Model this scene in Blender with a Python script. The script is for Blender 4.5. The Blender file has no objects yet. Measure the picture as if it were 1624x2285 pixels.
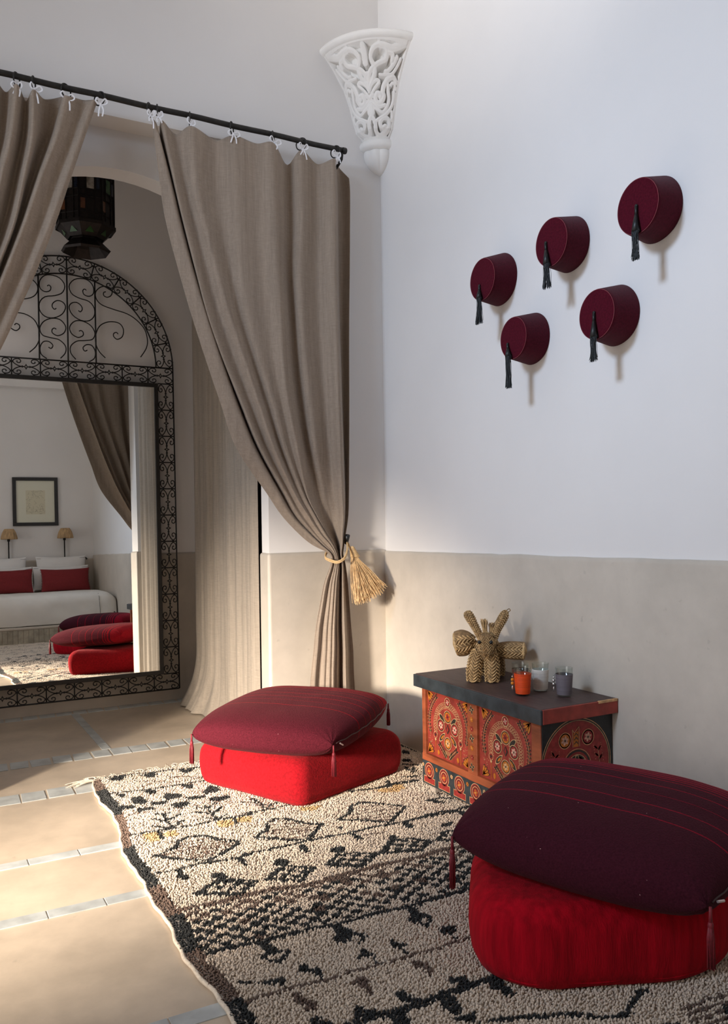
import bpy, math, random, json
import numpy as np
from mathutils import Vector, Matrix
from mathutils import noise as mn
D = json.loads(r'''{"rug":[[1,0.009,[[0.684,3.5],[0.86,3.472],[1.073,3.434]]],[1,0,[[0.706,3.478],[0.782,3.484],[0.758,3.429],[0.729,3.416],[0.716,3.438]]],[1,0,[[0.832,3.462],[0.9,3.462],[0.882,3.414],[0.857,3.389],[0.847,3.418]]],[1,0,[[0.982,3.434],[1.048,3.43],[1.028,3.391],[1.004,3.38],[0.987,3.403]]],[2,0.007,[[0.777,3.392],[0.894,3.321]]],[2,0.007,[[0.78,3.296],[0.895,3.325]]],[2,0.007,[[0.926,3.37],[1.05,3.294]]],[2,0.007,[[0.903,3.289],[1.042,3.29]]],[2,0.007,[[0.744,3.289],[0.819,3.308]]],[1,0.009,[[0.666,3.282],[0.747,3.264],[0.831,3.252],[0.936,3.245],[1.034,3.244]]],[1,0,[[0.694,3.265],[0.727,3.252],[0.708,3.204],[0.697,3.213]]],[1,0,[[0.786,3.248],[0.837,3.241],[0.823,3.187],[0.8,3.185]]],[1,0,[[0.935,3.241],[0.98,3.226],[0.96,3.177],[0.939,3.179]]],[1,0,[[0.728,3.184],[0.762,3.185],[0.779,3.116],[0.765,3.095],[0.718,3.124]]],[1,0,[[0.854,3.175],[0.904,3.137],[0.898,3.088],[0.837,3.098],[0.838,3.132]]],[1,0,[[0.989,3.125],[1.033,3.178],[1.054,3.132],[1.049,3.088],[0.985,3.084]]],[1,0,[[0.781,3.1],[0.84,3.086],[0.832,3.055],[0.777,3.06]]],[1,0,[[0.911,3.088],[0.982,3.075],[0.976,3.044],[0.908,3.049]]],[1,0,[[0.982,3.037],[1.059,3.028],[1.056,2.995],[1.011,2.979],[0.974,2.998]]],[1,0,[[0.649,3.116],[0.722,3.104],[0.718,3.07],[0.669,3.069],[0.663,3.013],[0.647,3.042]]],[1,0,[[0.723,3.058],[0.774,3.05],[0.773,3.014],[0.73,3.022],[0.712,3.006]]],[1,0,[[0.837,3.038],[0.902,3.044],[0.902,3.006],[0.859,2.983],[0.839,3.006]]],[2,0.007,[[0.676,3.011],[0.761,2.998],[0.859,2.983],[0.966,2.974],[1.051,2.981]]],[1,0.008,[[0.79,2.956],[0.783,2.889],[0.779,2.829],[0.775,2.801]]],[1,0.008,[[0.746,2.92],[0.78,2.878]]],[1,0.008,[[0.728,2.856],[0.774,2.799]]],[1,0.008,[[0.78,2.878],[0.84,2.919]]],[1,0.008,[[0.776,2.806],[0.829,2.852]]],[1,0.008,[[0.768,2.963],[0.79,2.943],[0.81,2.957]]],[1,0.008,[[0.944,2.952],[0.939,2.867],[0.936,2.803]]],[1,0.008,[[0.91,2.959],[0.942,2.933]]],[1,0.008,[[0.89,2.916],[0.934,2.876]]],[1,0.008,[[0.894,2.841],[0.936,2.803]]],[1,0.008,[[0.945,2.93],[0.984,2.963]]],[1,0.008,[[0.942,2.865],[0.99,2.917]]],[1,0.008,[[0.935,2.801],[0.987,2.837]]],[1,0.009,[[0.641,2.81],[0.73,2.806],[0.842,2.791],[0.936,2.797],[1.055,2.79]]],[3,0,[[0.677,2.8],[0.723,2.793],[0.717,2.714],[0.683,2.712],[0.672,2.769]]],[3,0,[[0.734,2.772],[0.783,2.777],[0.777,2.723],[0.735,2.725]]],[3,0,[[0.92,2.781],[0.98,2.783],[0.97,2.72],[0.923,2.712],[0.917,2.752]]],[3,0,[[0.996,2.78],[1.051,2.779],[1.027,2.717],[0.985,2.729]]],[1,0,[[0.723,2.796],[0.737,2.79],[0.73,2.72],[0.717,2.721]]],[1,0,[[0.982,2.788],[0.996,2.78],[0.985,2.723],[0.973,2.718]]],[2,0.0075,[[0.764,2.658],[0.866,2.647]]],[2,0.0075,[[0.752,2.637],[0.899,2.61]]],[2,0.0075,[[0.738,2.619],[0.921,2.586]]],[2,0.0075,[[0.712,2.603],[0.922,2.568]]],[2,0.0075,[[0.69,2.59],[0.902,2.554]]],[2,0.0075,[[0.701,2.564],[0.877,2.536]]],[2,0.0075,[[0.716,2.545],[0.849,2.521]]],[2,0.0075,[[0.742,2.524],[0.823,2.507]]],[1,0.01,[[0.668,2.593],[0.745,2.636],[0.764,2.679],[0.803,2.701],[0.856,2.675],[0.877,2.623],[0.938,2.575],[0.877,2.526],[0.795,2.478],[0.741,2.52],[0.668,2.593]]],[1,0.009,[[0.634,2.469],[0.689,2.46],[0.76,2.469],[0.841,2.455],[0.927,2.455]]],[1,0,[[0.69,2.459],[0.708,2.457],[0.708,2.377],[0.683,2.382]]],[1,0,[[0.873,2.452],[0.893,2.459],[0.893,2.381],[0.876,2.382]]],[1,0.009,[[1.029,2.809],[1.128,2.803],[1.211,2.807]]],[1,0.008,[[1.073,2.928],[1.108,2.897],[1.126,2.812]]],[1,0.008,[[1.117,2.95],[1.132,2.855]]],[1,0.008,[[1.123,2.805],[1.153,2.851],[1.199,2.861]]],[3,0,[[1.024,2.795],[1.047,2.755],[1.027,2.717],[0.998,2.726]]],[3,0,[[1.224,2.771],[1.313,2.745],[1.274,2.714],[1.222,2.728]]],[1,0.01,[[1.466,2.828],[1.536,2.815],[1.622,2.805],[1.755,2.8]]],[3,0,[[1.556,2.793],[1.623,2.783],[1.677,2.761],[1.62,2.724],[1.558,2.761]]],[2,0.0075,[[1.074,2.656],[1.165,2.626]]],[2,0.0075,[[1.059,2.633],[1.198,2.59]]],[2,0.0075,[[1.037,2.607],[1.202,2.563]]],[2,0.0075,[[1.019,2.587],[1.182,2.543]]],[2,0.0075,[[1.037,2.554],[1.162,2.524]]],[2,0.0075,[[1.057,2.527],[1.14,2.5]]],[2,0.0075,[[1.087,2.689],[1.161,2.656]]],[1,0.011,[[0.991,2.582],[1.049,2.623],[1.068,2.676],[1.11,2.704],[1.156,2.669],[1.182,2.615],[1.226,2.573],[1.127,2.471],[1.071,2.511],[0.991,2.582]]],[2,0.0075,[[1.387,2.655],[1.488,2.639]]],[2,0.0075,[[1.368,2.631],[1.517,2.604]]],[2,0.0075,[[1.338,2.606],[1.533,2.567]]],[2,0.0075,[[1.333,2.575],[1.5,2.543]]],[2,0.0075,[[1.363,2.545],[1.472,2.517]]],[2,0.0075,[[1.392,2.511],[1.447,2.494]]],[1,0.011,[[1.293,2.582],[1.363,2.626],[1.397,2.685],[1.458,2.695],[1.487,2.659],[1.563,2.576],[1.493,2.521],[1.434,2.472],[1.389,2.507],[1.344,2.551],[1.293,2.582]]],[1,0.01,[[0.901,2.465],[0.999,2.462],[1.124,2.465],[1.261,2.458],[1.374,2.46],[1.473,2.449],[1.578,2.453],[1.696,2.442]]],[1,0,[[1.075,2.444],[1.105,2.447],[1.094,2.378],[1.075,2.382]]],[1,0,[[1.265,2.526],[1.276,2.531],[1.279,2.514],[1.268,2.5],[1.258,2.506]]],[1,0,[[1.262,2.45],[1.288,2.446],[1.284,2.384],[1.267,2.387]]],[1,0,[[1.465,2.446],[1.49,2.438],[1.477,2.374],[1.457,2.394]]],[1,0,[[1.687,2.447],[1.705,2.428],[1.688,2.386],[1.675,2.394]]],[1,0,[[1.557,2.366],[1.62,2.369],[1.588,2.332]]],[2,0.006,[[1.298,2.413],[1.384,2.407]]],[10,0.026,[[0.694,2.274],[0.748,2.311],[0.796,2.323],[0.869,2.27],[0.837,2.239],[0.795,2.21]]],[1,0.01,[[0.694,2.274],[0.748,2.311],[0.796,2.323],[0.869,2.27],[0.837,2.239],[0.795,2.21],[0.694,2.274]]],[10,0.026,[[0.901,2.265],[0.962,2.314],[0.991,2.315],[1.055,2.264],[1.021,2.242],[0.983,2.205]]],[1,0.01,[[0.901,2.265],[0.962,2.314],[0.991,2.315],[1.055,2.264],[1.021,2.242],[0.983,2.205],[0.901,2.265]]],[10,0.026,[[1.097,2.264],[1.155,2.314],[1.21,2.301],[1.263,2.263],[1.222,2.228],[1.178,2.203]]],[1,0.01,[[1.097,2.264],[1.155,2.314],[1.21,2.301],[1.263,2.263],[1.222,2.228],[1.178,2.203],[1.097,2.264]]],[10,0.026,[[1.278,2.261],[1.357,2.333],[1.417,2.312],[1.467,2.26],[1.394,2.212]]],[1,0.01,[[1.278,2.261],[1.357,2.333],[1.417,2.312],[1.467,2.26],[1.394,2.212],[1.278,2.261]]],[10,0.026,[[1.48,2.259],[1.552,2.306],[1.599,2.278],[1.584,2.241],[1.53,2.215]]],[1,0.01,[[1.48,2.259],[1.552,2.306],[1.599,2.278],[1.584,2.241],[1.53,2.215],[1.48,2.259]]],[1,0,[[0.812,2.34],[0.8,2.326],[0.782,2.329],[0.769,2.345],[0.769,2.366],[0.781,2.379],[0.799,2.378],[0.812,2.361]]],[1,0,[[1.006,2.338],[0.991,2.321],[0.972,2.322],[0.961,2.339],[0.963,2.363],[0.978,2.38],[0.997,2.379],[1.008,2.362]]],[1,0,[[1.196,2.337],[1.181,2.322],[1.162,2.323],[1.151,2.34],[1.155,2.362],[1.17,2.377],[1.189,2.376],[1.2,2.359]]],[1,0,[[1.387,2.345],[1.375,2.333],[1.363,2.332],[1.357,2.343],[1.362,2.36],[1.374,2.371],[1.386,2.372],[1.392,2.361]]],[2,0.018,[[0.629,2.203],[0.733,2.195],[0.809,2.197],[0.887,2.194],[0.959,2.176],[1.088,2.161]]],[2,0.018,[[1.266,2.177],[1.369,2.173],[1.445,2.182],[1.511,2.17],[1.603,2.186]]],[2,0.018,[[1.061,2.176],[1.166,2.18],[1.266,2.177]]],[1,0.012,[[0.609,1.947],[0.682,1.948],[0.734,1.943],[0.816,1.936],[0.887,1.934],[0.943,1.925]]],[1,0.012,[[0.957,1.923],[1.07,1.922],[1.172,1.916],[1.252,1.915],[1.354,1.919],[1.43,1.918]]],[11,0.03,[[0.623,2.184],[0.726,2.176],[0.802,2.178],[0.879,2.175],[0.951,2.156],[1.07,2.146],[1.058,2.161],[1.254,2.158],[1.357,2.154],[1.433,2.162],[1.497,2.151],[1.604,2.156],[1.445,1.931],[1.365,1.934],[1.262,1.93],[1.181,1.931],[1.078,1.937],[0.964,1.937],[0.893,1.946],[0.823,1.952],[0.739,1.955],[0.686,1.96],[0.61,1.961]]],[1,0,[[0.747,1.939],[0.766,1.935],[0.773,1.909],[0.78,1.876],[0.803,1.866],[0.786,1.843],[0.761,1.824],[0.746,1.829],[0.722,1.867],[0.744,1.889]]],[0,0,[[0.734,1.864],[0.768,1.865],[0.782,1.857],[0.76,1.839],[0.738,1.849]]],[1,0,[[0.787,1.788],[0.805,1.788],[0.804,1.762],[0.829,1.757],[0.824,1.744],[0.813,1.705],[0.801,1.715],[0.806,1.738],[0.796,1.753],[0.774,1.756]]],[1,0,[[0.637,1.798],[0.657,1.792],[0.67,1.776],[0.711,1.768],[0.739,1.764],[0.728,1.717],[0.721,1.722],[0.72,1.75],[0.693,1.753],[0.669,1.774],[0.652,1.78]]],[2,0.01,[[0.624,1.713],[0.659,1.716],[0.708,1.714],[0.752,1.713],[0.812,1.702],[0.853,1.701]]],[2,0,[[0.735,1.701],[0.744,1.687],[0.742,1.67],[0.76,1.648],[0.748,1.61],[0.73,1.618],[0.735,1.64],[0.718,1.661]]],[1,0,[[0.722,1.593],[0.742,1.584],[0.74,1.566],[0.762,1.539],[0.718,1.558]]],[1,0,[[0.941,1.922],[0.96,1.923],[0.965,1.896],[0.988,1.839],[0.983,1.819],[0.962,1.805],[0.95,1.824],[0.919,1.834],[0.909,1.844],[0.911,1.865],[0.928,1.871]]],[0,0,[[0.936,1.84],[0.969,1.839],[0.977,1.827],[0.958,1.818]]],[1,0,[[1.159,1.913],[1.174,1.908],[1.174,1.869],[1.188,1.839],[1.177,1.816],[1.143,1.795],[1.125,1.83],[1.119,1.846],[1.142,1.87]]],[0,0,[[1.146,1.83],[1.171,1.832],[1.164,1.815],[1.145,1.807]]],[1,0,[[1.033,1.786],[1.044,1.78],[1.039,1.764],[1.055,1.754],[1.056,1.739],[1.04,1.741],[1.032,1.703],[1.022,1.706],[1.03,1.736],[1.018,1.747]]],[1,0,[[0.917,1.753],[0.937,1.759],[0.946,1.782],[0.955,1.773],[0.951,1.758],[0.974,1.755],[0.958,1.746],[0.958,1.726],[0.96,1.704],[0.949,1.71],[0.953,1.742],[0.935,1.749],[0.919,1.745]]],[1,0,[[1.173,1.782],[1.184,1.772],[1.207,1.758],[1.201,1.738],[1.183,1.741],[1.178,1.697],[1.169,1.695],[1.174,1.734],[1.156,1.737],[1.161,1.761]]],[1,0,[[1.059,1.577],[1.074,1.578],[1.078,1.563],[1.094,1.56],[1.093,1.542],[1.069,1.525],[1.056,1.542],[1.045,1.554]]],[1,0,[[1.184,1.576],[1.196,1.576],[1.19,1.549],[1.198,1.525],[1.187,1.516],[1.179,1.549]]],[1,0,[[0.932,1.581],[0.945,1.579],[0.944,1.562],[0.958,1.53],[0.95,1.518],[0.928,1.536],[0.919,1.559]]],[1,0,[[0.817,1.579],[0.838,1.577],[0.839,1.56],[0.868,1.549],[0.859,1.537],[0.832,1.526],[0.812,1.54],[0.806,1.552]]],[1,0,[[0.989,1.515],[1.029,1.518],[1.014,1.453],[1.006,1.446],[0.988,1.449],[0.986,1.48]]],[1,0,[[0.87,1.515],[0.896,1.527],[0.906,1.51],[0.901,1.481],[0.893,1.449],[0.856,1.47]]],[1,0,[[1.128,1.522],[1.154,1.522],[1.157,1.492],[1.15,1.445],[1.129,1.448],[1.125,1.474],[1.117,1.497]]],[1,0,[[0.977,1.442],[1.028,1.439],[1.021,1.411],[1.018,1.397],[0.997,1.415],[0.994,1.429]]],[1,0,[[0.743,1.567],[0.755,1.555],[0.76,1.536],[0.733,1.547]]],[2,0,[[0.858,1.66],[0.885,1.682],[0.9,1.654],[0.89,1.638],[0.888,1.609],[0.87,1.602],[0.875,1.632],[0.866,1.646]]],[2,0,[[1.026,1.679],[1.04,1.671],[1.049,1.638],[1.035,1.601],[1.021,1.596],[1.029,1.63],[1.016,1.644]]],[2,0,[[1.196,1.676],[1.212,1.67],[1.216,1.638],[1.204,1.603],[1.195,1.611],[1.201,1.64]]],[2,0.009,[[0.808,1.702],[0.843,1.706],[0.902,1.701],[0.951,1.702],[1.02,1.696],[1.09,1.69],[1.165,1.698],[1.24,1.692]]],[1,0.016,[[0.783,1.527],[0.839,1.527],[0.894,1.522],[0.95,1.518],[1.001,1.523],[1.042,1.522],[1.077,1.521],[1.134,1.524],[1.194,1.515],[1.242,1.513]]],[1,0.01,[[1.047,1.394],[1.107,1.374],[1.152,1.351],[1.206,1.328],[1.235,1.3],[1.279,1.271],[1.307,1.278],[1.349,1.303],[1.397,1.319]]],[1,0,[[1.203,1.333],[1.219,1.33],[1.222,1.307],[1.198,1.319]]],[1,0,[[1.377,1.328],[1.4,1.321],[1.392,1.31],[1.36,1.309]]],[2,0.01,[[1.416,1.227],[1.58,1.22]]],[2,0.01,[[1.403,1.208],[1.551,1.198]]],[2,0.01,[[1.39,1.19],[1.524,1.177]]],[2,0.01,[[1.377,1.172],[1.497,1.157]]],[2,0.01,[[1.364,1.155],[1.471,1.137]]],[2,0.01,[[1.352,1.138],[1.446,1.118]]],[1,0,[[1.928,3.209],[1.941,3.187],[1.934,3.145],[1.913,3.135],[1.908,3.175]]],[1,0,[[1.856,3.083],[1.882,3.074],[1.878,3.038],[1.861,3.034],[1.842,3.055]]],[1,0.011,[[1.966,3.276],[1.976,3.159]]],[1,0.011,[[1.823,3.023],[1.866,2.985]]],[1,0.011,[[1.575,2.811],[1.625,2.811],[1.677,2.821],[1.758,2.813]]],[1,0.011,[[1.652,2.857],[1.625,2.811]]],[1,0.011,[[1.832,2.958],[1.801,2.908]]],[1,0.011,[[1.809,2.984],[1.796,2.934]]],[1,0.011,[[1.731,2.873],[1.788,2.86]]],[3,0,[[1.58,2.788],[1.622,2.783],[1.607,2.732],[1.569,2.746]]],[3,0,[[1.64,2.802],[1.682,2.797],[1.666,2.756],[1.621,2.729],[1.62,2.764]]],[1,0.01,[[1.657,2.589],[1.721,2.587],[1.75,2.56]]],[1,0,[[1.661,2.596],[1.685,2.599],[1.706,2.541],[1.664,2.549]]],[2,0,[[1.739,2.652],[1.762,2.629],[1.73,2.61]]],[1,0.011,[[1.489,2.452],[1.641,2.467],[1.692,2.453],[1.729,2.457],[1.792,2.462]]],[1,0,[[1.703,2.447],[1.712,2.433],[1.695,2.385],[1.686,2.406]]]],"edge":[[0.655,3.5],[0.637,3.37],[0.63,3.206],[0.644,3.099],[0.637,2.996],[0.632,2.91],[0.603,2.754],[0.594,2.684],[0.594,2.564],[0.597,2.443],[0.587,2.319],[0.588,2.236],[0.594,2.163],[0.581,2.051],[0.577,1.98],[0.58,1.896],[0.585,1.854],[0.593,1.787],[0.594,1.733],[0.591,1.696],[0.591,1.638]],"inner":[[0.68,3.502],[0.672,3.333],[0.674,3.165],[0.667,3.043],[0.657,2.896],[0.628,2.739],[0.625,2.624],[0.628,2.524],[0.629,2.424],[0.626,2.268],[0.629,2.203],[0.628,2.118],[0.618,2.014],[0.611,1.946],[0.62,1.865],[0.626,1.792],[0.627,1.72],[0.624,1.665],[0.621,1.621]],"bord":[3.347,3.042,2.719,2.39,2.188,1.984,1.74],"curt":[[[0.898,3.385,2.687],[0.932,3.385,2.388],[0.952,3.385,2.263],[0.998,3.385,2.086],[1.05,3.385,1.907],[1.108,3.385,1.727],[1.171,3.385,1.543],[1.238,3.385,1.357],[1.374,3.39,1.167],[1.445,3.393,1.069],[1.524,3.395,0.989],[1.589,3.396,0.938],[1.677,3.396,0.891],[1.681,3.397,0.844],[1.648,3.397,0.765],[1.624,3.396,0.666],[1.603,3.396,0.567],[1.59,3.396,0.468],[1.577,3.396,0.37],[1.566,3.396,0.251],[1.544,3.395,-0.024]],[[0.914,3.373,2.66],[0.976,3.373,2.391],[1.004,3.373,2.267],[1.052,3.373,2.09],[1.109,3.373,1.911],[1.168,3.373,1.729],[1.233,3.373,1.545],[1.312,3.373,1.358],[1.425,3.381,1.167],[1.488,3.386,1.068],[1.569,3.389,0.988],[1.628,3.39,0.937],[1.681,3.39,0.891],[1.686,3.392,0.844],[1.657,3.391,0.765],[1.636,3.391,0.665],[1.617,3.39,0.567],[1.607,3.39,0.468],[1.595,3.389,0.369],[1.586,3.389,0.25],[1.566,3.387,-0.025]],[[0.942,3.435,2.647],[1.008,3.435,2.418],[1.038,3.435,2.292],[1.087,3.435,2.111],[1.145,3.435,1.929],[1.206,3.435,1.743],[1.272,3.435,1.555],[1.351,3.435,1.364],[1.455,3.42,1.168],[1.513,3.412,1.068],[1.585,3.405,0.988],[1.641,3.404,0.936],[1.694,3.404,0.89],[1.698,3.403,0.843],[1.673,3.404,0.763],[1.655,3.404,0.663],[1.638,3.404,0.564],[1.629,3.404,0.464],[1.619,3.404,0.364],[1.611,3.405,0.244],[1.595,3.405,-0.034]],[[0.934,3.365,2.675],[0.993,3.365,2.391],[1.022,3.365,2.268],[1.067,3.365,2.09],[1.114,3.365,1.91],[1.179,3.365,1.729],[1.258,3.365,1.545],[1.338,3.365,1.358],[1.458,3.381,1.167],[1.52,3.388,1.068],[1.593,3.394,0.988],[1.644,3.396,0.936],[1.697,3.396,0.89],[1.702,3.397,0.843],[1.681,3.397,0.763],[1.666,3.396,0.663],[1.652,3.396,0.563],[1.645,3.396,0.463],[1.637,3.396,0.364],[1.63,3.396,0.244],[1.617,3.395,-0.035]],[[0.999,3.393,2.642],[1.045,3.393,2.41],[1.075,3.393,2.285],[1.121,3.393,2.104],[1.17,3.393,1.922],[1.236,3.393,1.738],[1.308,3.393,1.551],[1.382,3.393,1.361],[1.486,3.395,1.167],[1.548,3.396,1.068],[1.612,3.397,0.987],[1.661,3.397,0.936],[1.702,3.397,0.89],[1.708,3.397,0.843],[1.69,3.397,0.763],[1.677,3.397,0.662],[1.665,3.397,0.562],[1.659,3.397,0.462],[1.652,3.397,0.362],[1.647,3.397,0.242],[1.635,3.396,-0.038]],[[1.054,3.355,2.673],[1.078,3.355,2.402],[1.107,3.355,2.278],[1.154,3.355,2.098],[1.204,3.355,1.917],[1.269,3.355,1.734],[1.333,3.355,1.548],[1.4,3.355,1.359],[1.498,3.37,1.166],[1.565,3.378,1.067],[1.624,3.384,0.987],[1.673,3.386,0.935],[1.701,3.386,0.89],[1.709,3.389,0.843],[1.694,3.388,0.763],[1.683,3.387,0.663],[1.673,3.386,0.563],[1.668,3.386,0.463],[1.661,3.385,0.363],[1.657,3.384,0.243],[1.647,3.382,-0.036]],[[1.168,3.393,2.654],[1.173,3.393,2.432],[1.192,3.393,2.303],[1.224,3.393,2.118],[1.263,3.393,1.931],[1.319,3.393,1.745],[1.381,3.393,1.555],[1.441,3.393,1.363],[1.527,3.391,1.167],[1.586,3.39,1.067],[1.638,3.389,0.987],[1.681,3.389,0.935],[1.706,3.389,0.89],[1.714,3.391,0.843],[1.701,3.39,0.763],[1.692,3.39,0.662],[1.683,3.389,0.562],[1.679,3.389,0.461],[1.674,3.388,0.361],[1.67,3.388,0.241],[1.662,3.386,-0.04]],[[1.239,3.365,2.676],[1.248,3.365,2.435],[1.255,3.365,2.304],[1.27,3.365,2.116],[1.298,3.365,1.929],[1.344,3.365,1.742],[1.403,3.365,1.553],[1.454,3.365,1.361],[1.538,3.373,1.166],[1.595,3.376,1.067],[1.646,3.379,0.987],[1.683,3.38,0.935],[1.705,3.38,0.89],[1.714,3.384,0.843],[1.703,3.383,0.763],[1.695,3.382,0.663],[1.688,3.381,0.562],[1.685,3.38,0.462],[1.68,3.379,0.362],[1.676,3.377,0.242],[1.67,3.375,-0.038]],[[1.344,3.38,2.669],[1.34,3.38,2.457],[1.347,3.38,2.323],[1.357,3.38,2.131],[1.378,3.38,1.94],[1.406,3.38,1.749],[1.447,3.38,1.557],[1.492,3.38,1.363],[1.556,3.387,1.167],[1.609,3.39,1.067],[1.659,3.393,0.986],[1.695,3.394,0.935],[1.715,3.394,0.889],[1.723,3.395,0.843],[1.714,3.395,0.762],[1.707,3.394,0.661],[1.702,3.394,0.56],[1.7,3.394,0.459],[1.696,3.394,0.358],[1.693,3.393,0.237],[1.689,3.392,-0.045]],[[1.416,3.355,2.676],[1.419,3.355,2.462],[1.423,3.355,2.327],[1.429,3.355,2.134],[1.442,3.355,1.942],[1.452,3.355,1.748],[1.474,3.355,1.555],[1.512,3.355,1.362],[1.563,3.376,1.167],[1.615,3.386,1.067],[1.666,3.394,0.986],[1.7,3.396,0.934],[1.72,3.396,0.889],[1.727,3.397,0.842],[1.72,3.397,0.761],[1.714,3.396,0.66],[1.71,3.396,0.559],[1.709,3.396,0.458],[1.706,3.396,0.357],[1.704,3.396,0.235],[1.701,3.395,-0.048]],[[1.509,3.425,2.625],[1.512,3.425,2.502],[1.514,3.425,2.363],[1.51,3.425,2.163],[1.52,3.425,1.965],[1.532,3.425,1.767],[1.555,3.425,1.569],[1.586,3.425,1.369],[1.627,3.427,1.168],[1.664,3.428,1.067],[1.699,3.429,0.985],[1.725,3.429,0.933],[1.74,3.429,0.888],[1.744,3.424,0.841],[1.739,3.425,0.759],[1.736,3.426,0.656],[1.733,3.428,0.554],[1.734,3.429,0.451],[1.732,3.431,0.349],[1.732,3.433,0.225],[1.733,3.437,-0.063]],[[1.556,3.373,2.679],[1.553,3.373,2.491],[1.553,3.373,2.353],[1.539,3.373,2.153],[1.544,3.373,1.956],[1.558,3.373,1.76],[1.581,3.373,1.563],[1.605,3.373,1.366],[1.66,3.412,1.168],[1.695,3.431,1.067],[1.724,3.446,0.984],[1.743,3.45,0.932],[1.754,3.45,0.886],[1.756,3.441,0.839],[1.753,3.443,0.757],[1.752,3.446,0.654],[1.751,3.448,0.55],[1.753,3.451,0.447],[1.752,3.453,0.343],[1.753,3.456,0.219],[1.757,3.463,-0.073]],[[1.648,3.403,2.647],[1.649,3.403,2.518],[1.649,3.403,2.377],[1.641,3.403,2.174],[1.644,3.403,1.973],[1.653,3.403,1.773],[1.668,3.403,1.572],[1.683,3.403,1.37],[1.706,3.409,1.168],[1.722,3.413,1.066],[1.731,3.415,0.984],[1.739,3.416,0.933],[1.741,3.416,0.888],[1.746,3.413,0.841],[1.746,3.414,0.759],[1.745,3.415,0.657],[1.745,3.415,0.554],[1.748,3.416,0.452],[1.747,3.417,0.349],[1.748,3.418,0.226],[1.752,3.42,-0.062]],[[1.702,3.343,2.659],[1.702,3.343,2.506],[1.702,3.343,2.366],[1.7,3.343,2.166],[1.702,3.343,1.966],[1.705,3.343,1.766],[1.711,3.343,1.566],[1.716,3.343,1.366],[1.727,3.357,1.166],[1.733,3.363,1.065],[1.73,3.369,0.985],[1.728,3.37,0.934],[1.722,3.37,0.89],[1.732,3.375,0.843],[1.732,3.374,0.762],[1.733,3.373,0.661],[1.734,3.371,0.56],[1.736,3.37,0.459],[1.735,3.368,0.358],[1.736,3.366,0.237],[1.738,3.362,-0.045]],[[1.775,3.46,2.688],[1.782,3.46,2.561],[1.782,3.46,2.416],[1.781,3.46,2.208],[1.782,3.46,2.0],[1.786,3.46,1.793],[1.789,3.46,1.585],[1.793,3.46,1.378],[1.786,3.44,1.169],[1.777,3.43,1.066],[1.764,3.422,0.984],[1.758,3.42,0.932],[1.753,3.42,0.887],[1.759,3.417,0.84],[1.764,3.417,0.758],[1.769,3.418,0.655],[1.773,3.419,0.552],[1.779,3.42,0.449],[1.78,3.421,0.345],[1.784,3.422,0.221],[1.792,3.425,-0.069]],[[1.821,3.425,2.622],[1.825,3.425,2.556],[1.822,3.425,2.411],[1.817,3.425,2.203],[1.811,3.425,1.996],[1.807,3.425,1.789],[1.804,3.425,1.582],[1.8,3.425,1.375],[1.791,3.417,1.168],[1.785,3.414,1.065],[1.77,3.411,0.984],[1.76,3.41,0.933],[1.754,3.41,0.888],[1.764,3.408,0.84],[1.775,3.409,0.758],[1.782,3.409,0.655],[1.79,3.41,0.552],[1.798,3.41,0.448],[1.801,3.411,0.345],[1.807,3.411,0.221],[1.819,3.413,-0.07]]],"rings":[0.8894,0.9204,1.0563,1.2393,1.4275,1.562,1.7308],"ringsL":[0.3906,0.4506,0.5675,0.6936],"scr":[[[-0.1034,0.4079],[-0.094,0.4143],[-0.0842,0.4026],[-0.0916,0.3821],[-0.1181,0.3759],[-0.1413,0.3935],[-0.1422,0.4311],[-0.1205,0.4617],[-0.0882,0.4718],[-0.0415,0.4625],[-0.0116,0.4243],[-0.0245,0.3808],[-0.0646,0.3594],[-0.115,0.3476],[-0.1439,0.3142],[-0.1445,0.2689],[-0.1165,0.2379],[-0.0736,0.2348],[-0.0299,0.2583],[-0.009,0.2986],[-0.0217,0.3262],[-0.0506,0.3337],[-0.0738,0.3182],[-0.0799,0.2985],[-0.0693,0.283],[-0.0584,0.2895]],[[-0.06,0.1731],[-0.0708,0.1781],[-0.0817,0.1695],[-0.0805,0.1507],[-0.0533,0.138],[-0.0204,0.1563],[-0.0105,0.1916],[-0.0376,0.227],[-0.0808,0.2318],[-0.124,0.2108],[-0.1458,0.1709],[-0.1321,0.1346],[-0.0895,0.1233],[-0.0464,0.1158],[-0.0141,0.0844],[-0.0147,0.0462],[-0.0406,0.0136]],[[-0.1031,0.0707],[-0.0889,0.0643],[-0.08,0.0825],[-0.1005,0.1012],[-0.1291,0.0971],[-0.1459,0.0655],[-0.1407,0.0283],[-0.1126,0.0064]]],"outer":[[[0.2103,0.4121],[0.1988,0.4068],[0.1985,0.3897],[0.2175,0.3817],[0.2391,0.3943],[0.2448,0.42],[0.2222,0.4424],[0.184,0.4363],[0.1549,0.4056],[0.1566,0.367],[0.1864,0.3353],[0.2548,0.3153],[0.3243,0.2991],[0.3787,0.269],[0.4255,0.2179],[0.4405,0.1554],[0.4318,0.1067],[0.3993,0.0546]],[[0.2744,0.176],[0.2645,0.1852],[0.2498,0.1776],[0.2495,0.1603],[0.2693,0.1464],[0.2974,0.1647],[0.3043,0.2063],[0.2807,0.2395],[0.2269,0.2427],[0.1771,0.2175],[0.1522,0.1685],[0.1492,0.1139],[0.1674,0.0689],[0.201,0.0342]]],"hats":[[2.5431,1.9409,0.0785,2.582,1.9624,0.1007],[2.3668,1.6862,0.0748,2.3995,1.6983,0.0949],[2.1598,1.967,0.0805,2.1946,1.9835,0.0952],[1.7819,1.9612,0.0823,1.8155,1.9782,0.1002],[1.956,1.6803,0.0784,1.9853,1.6928,0.0985]]}''')
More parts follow.
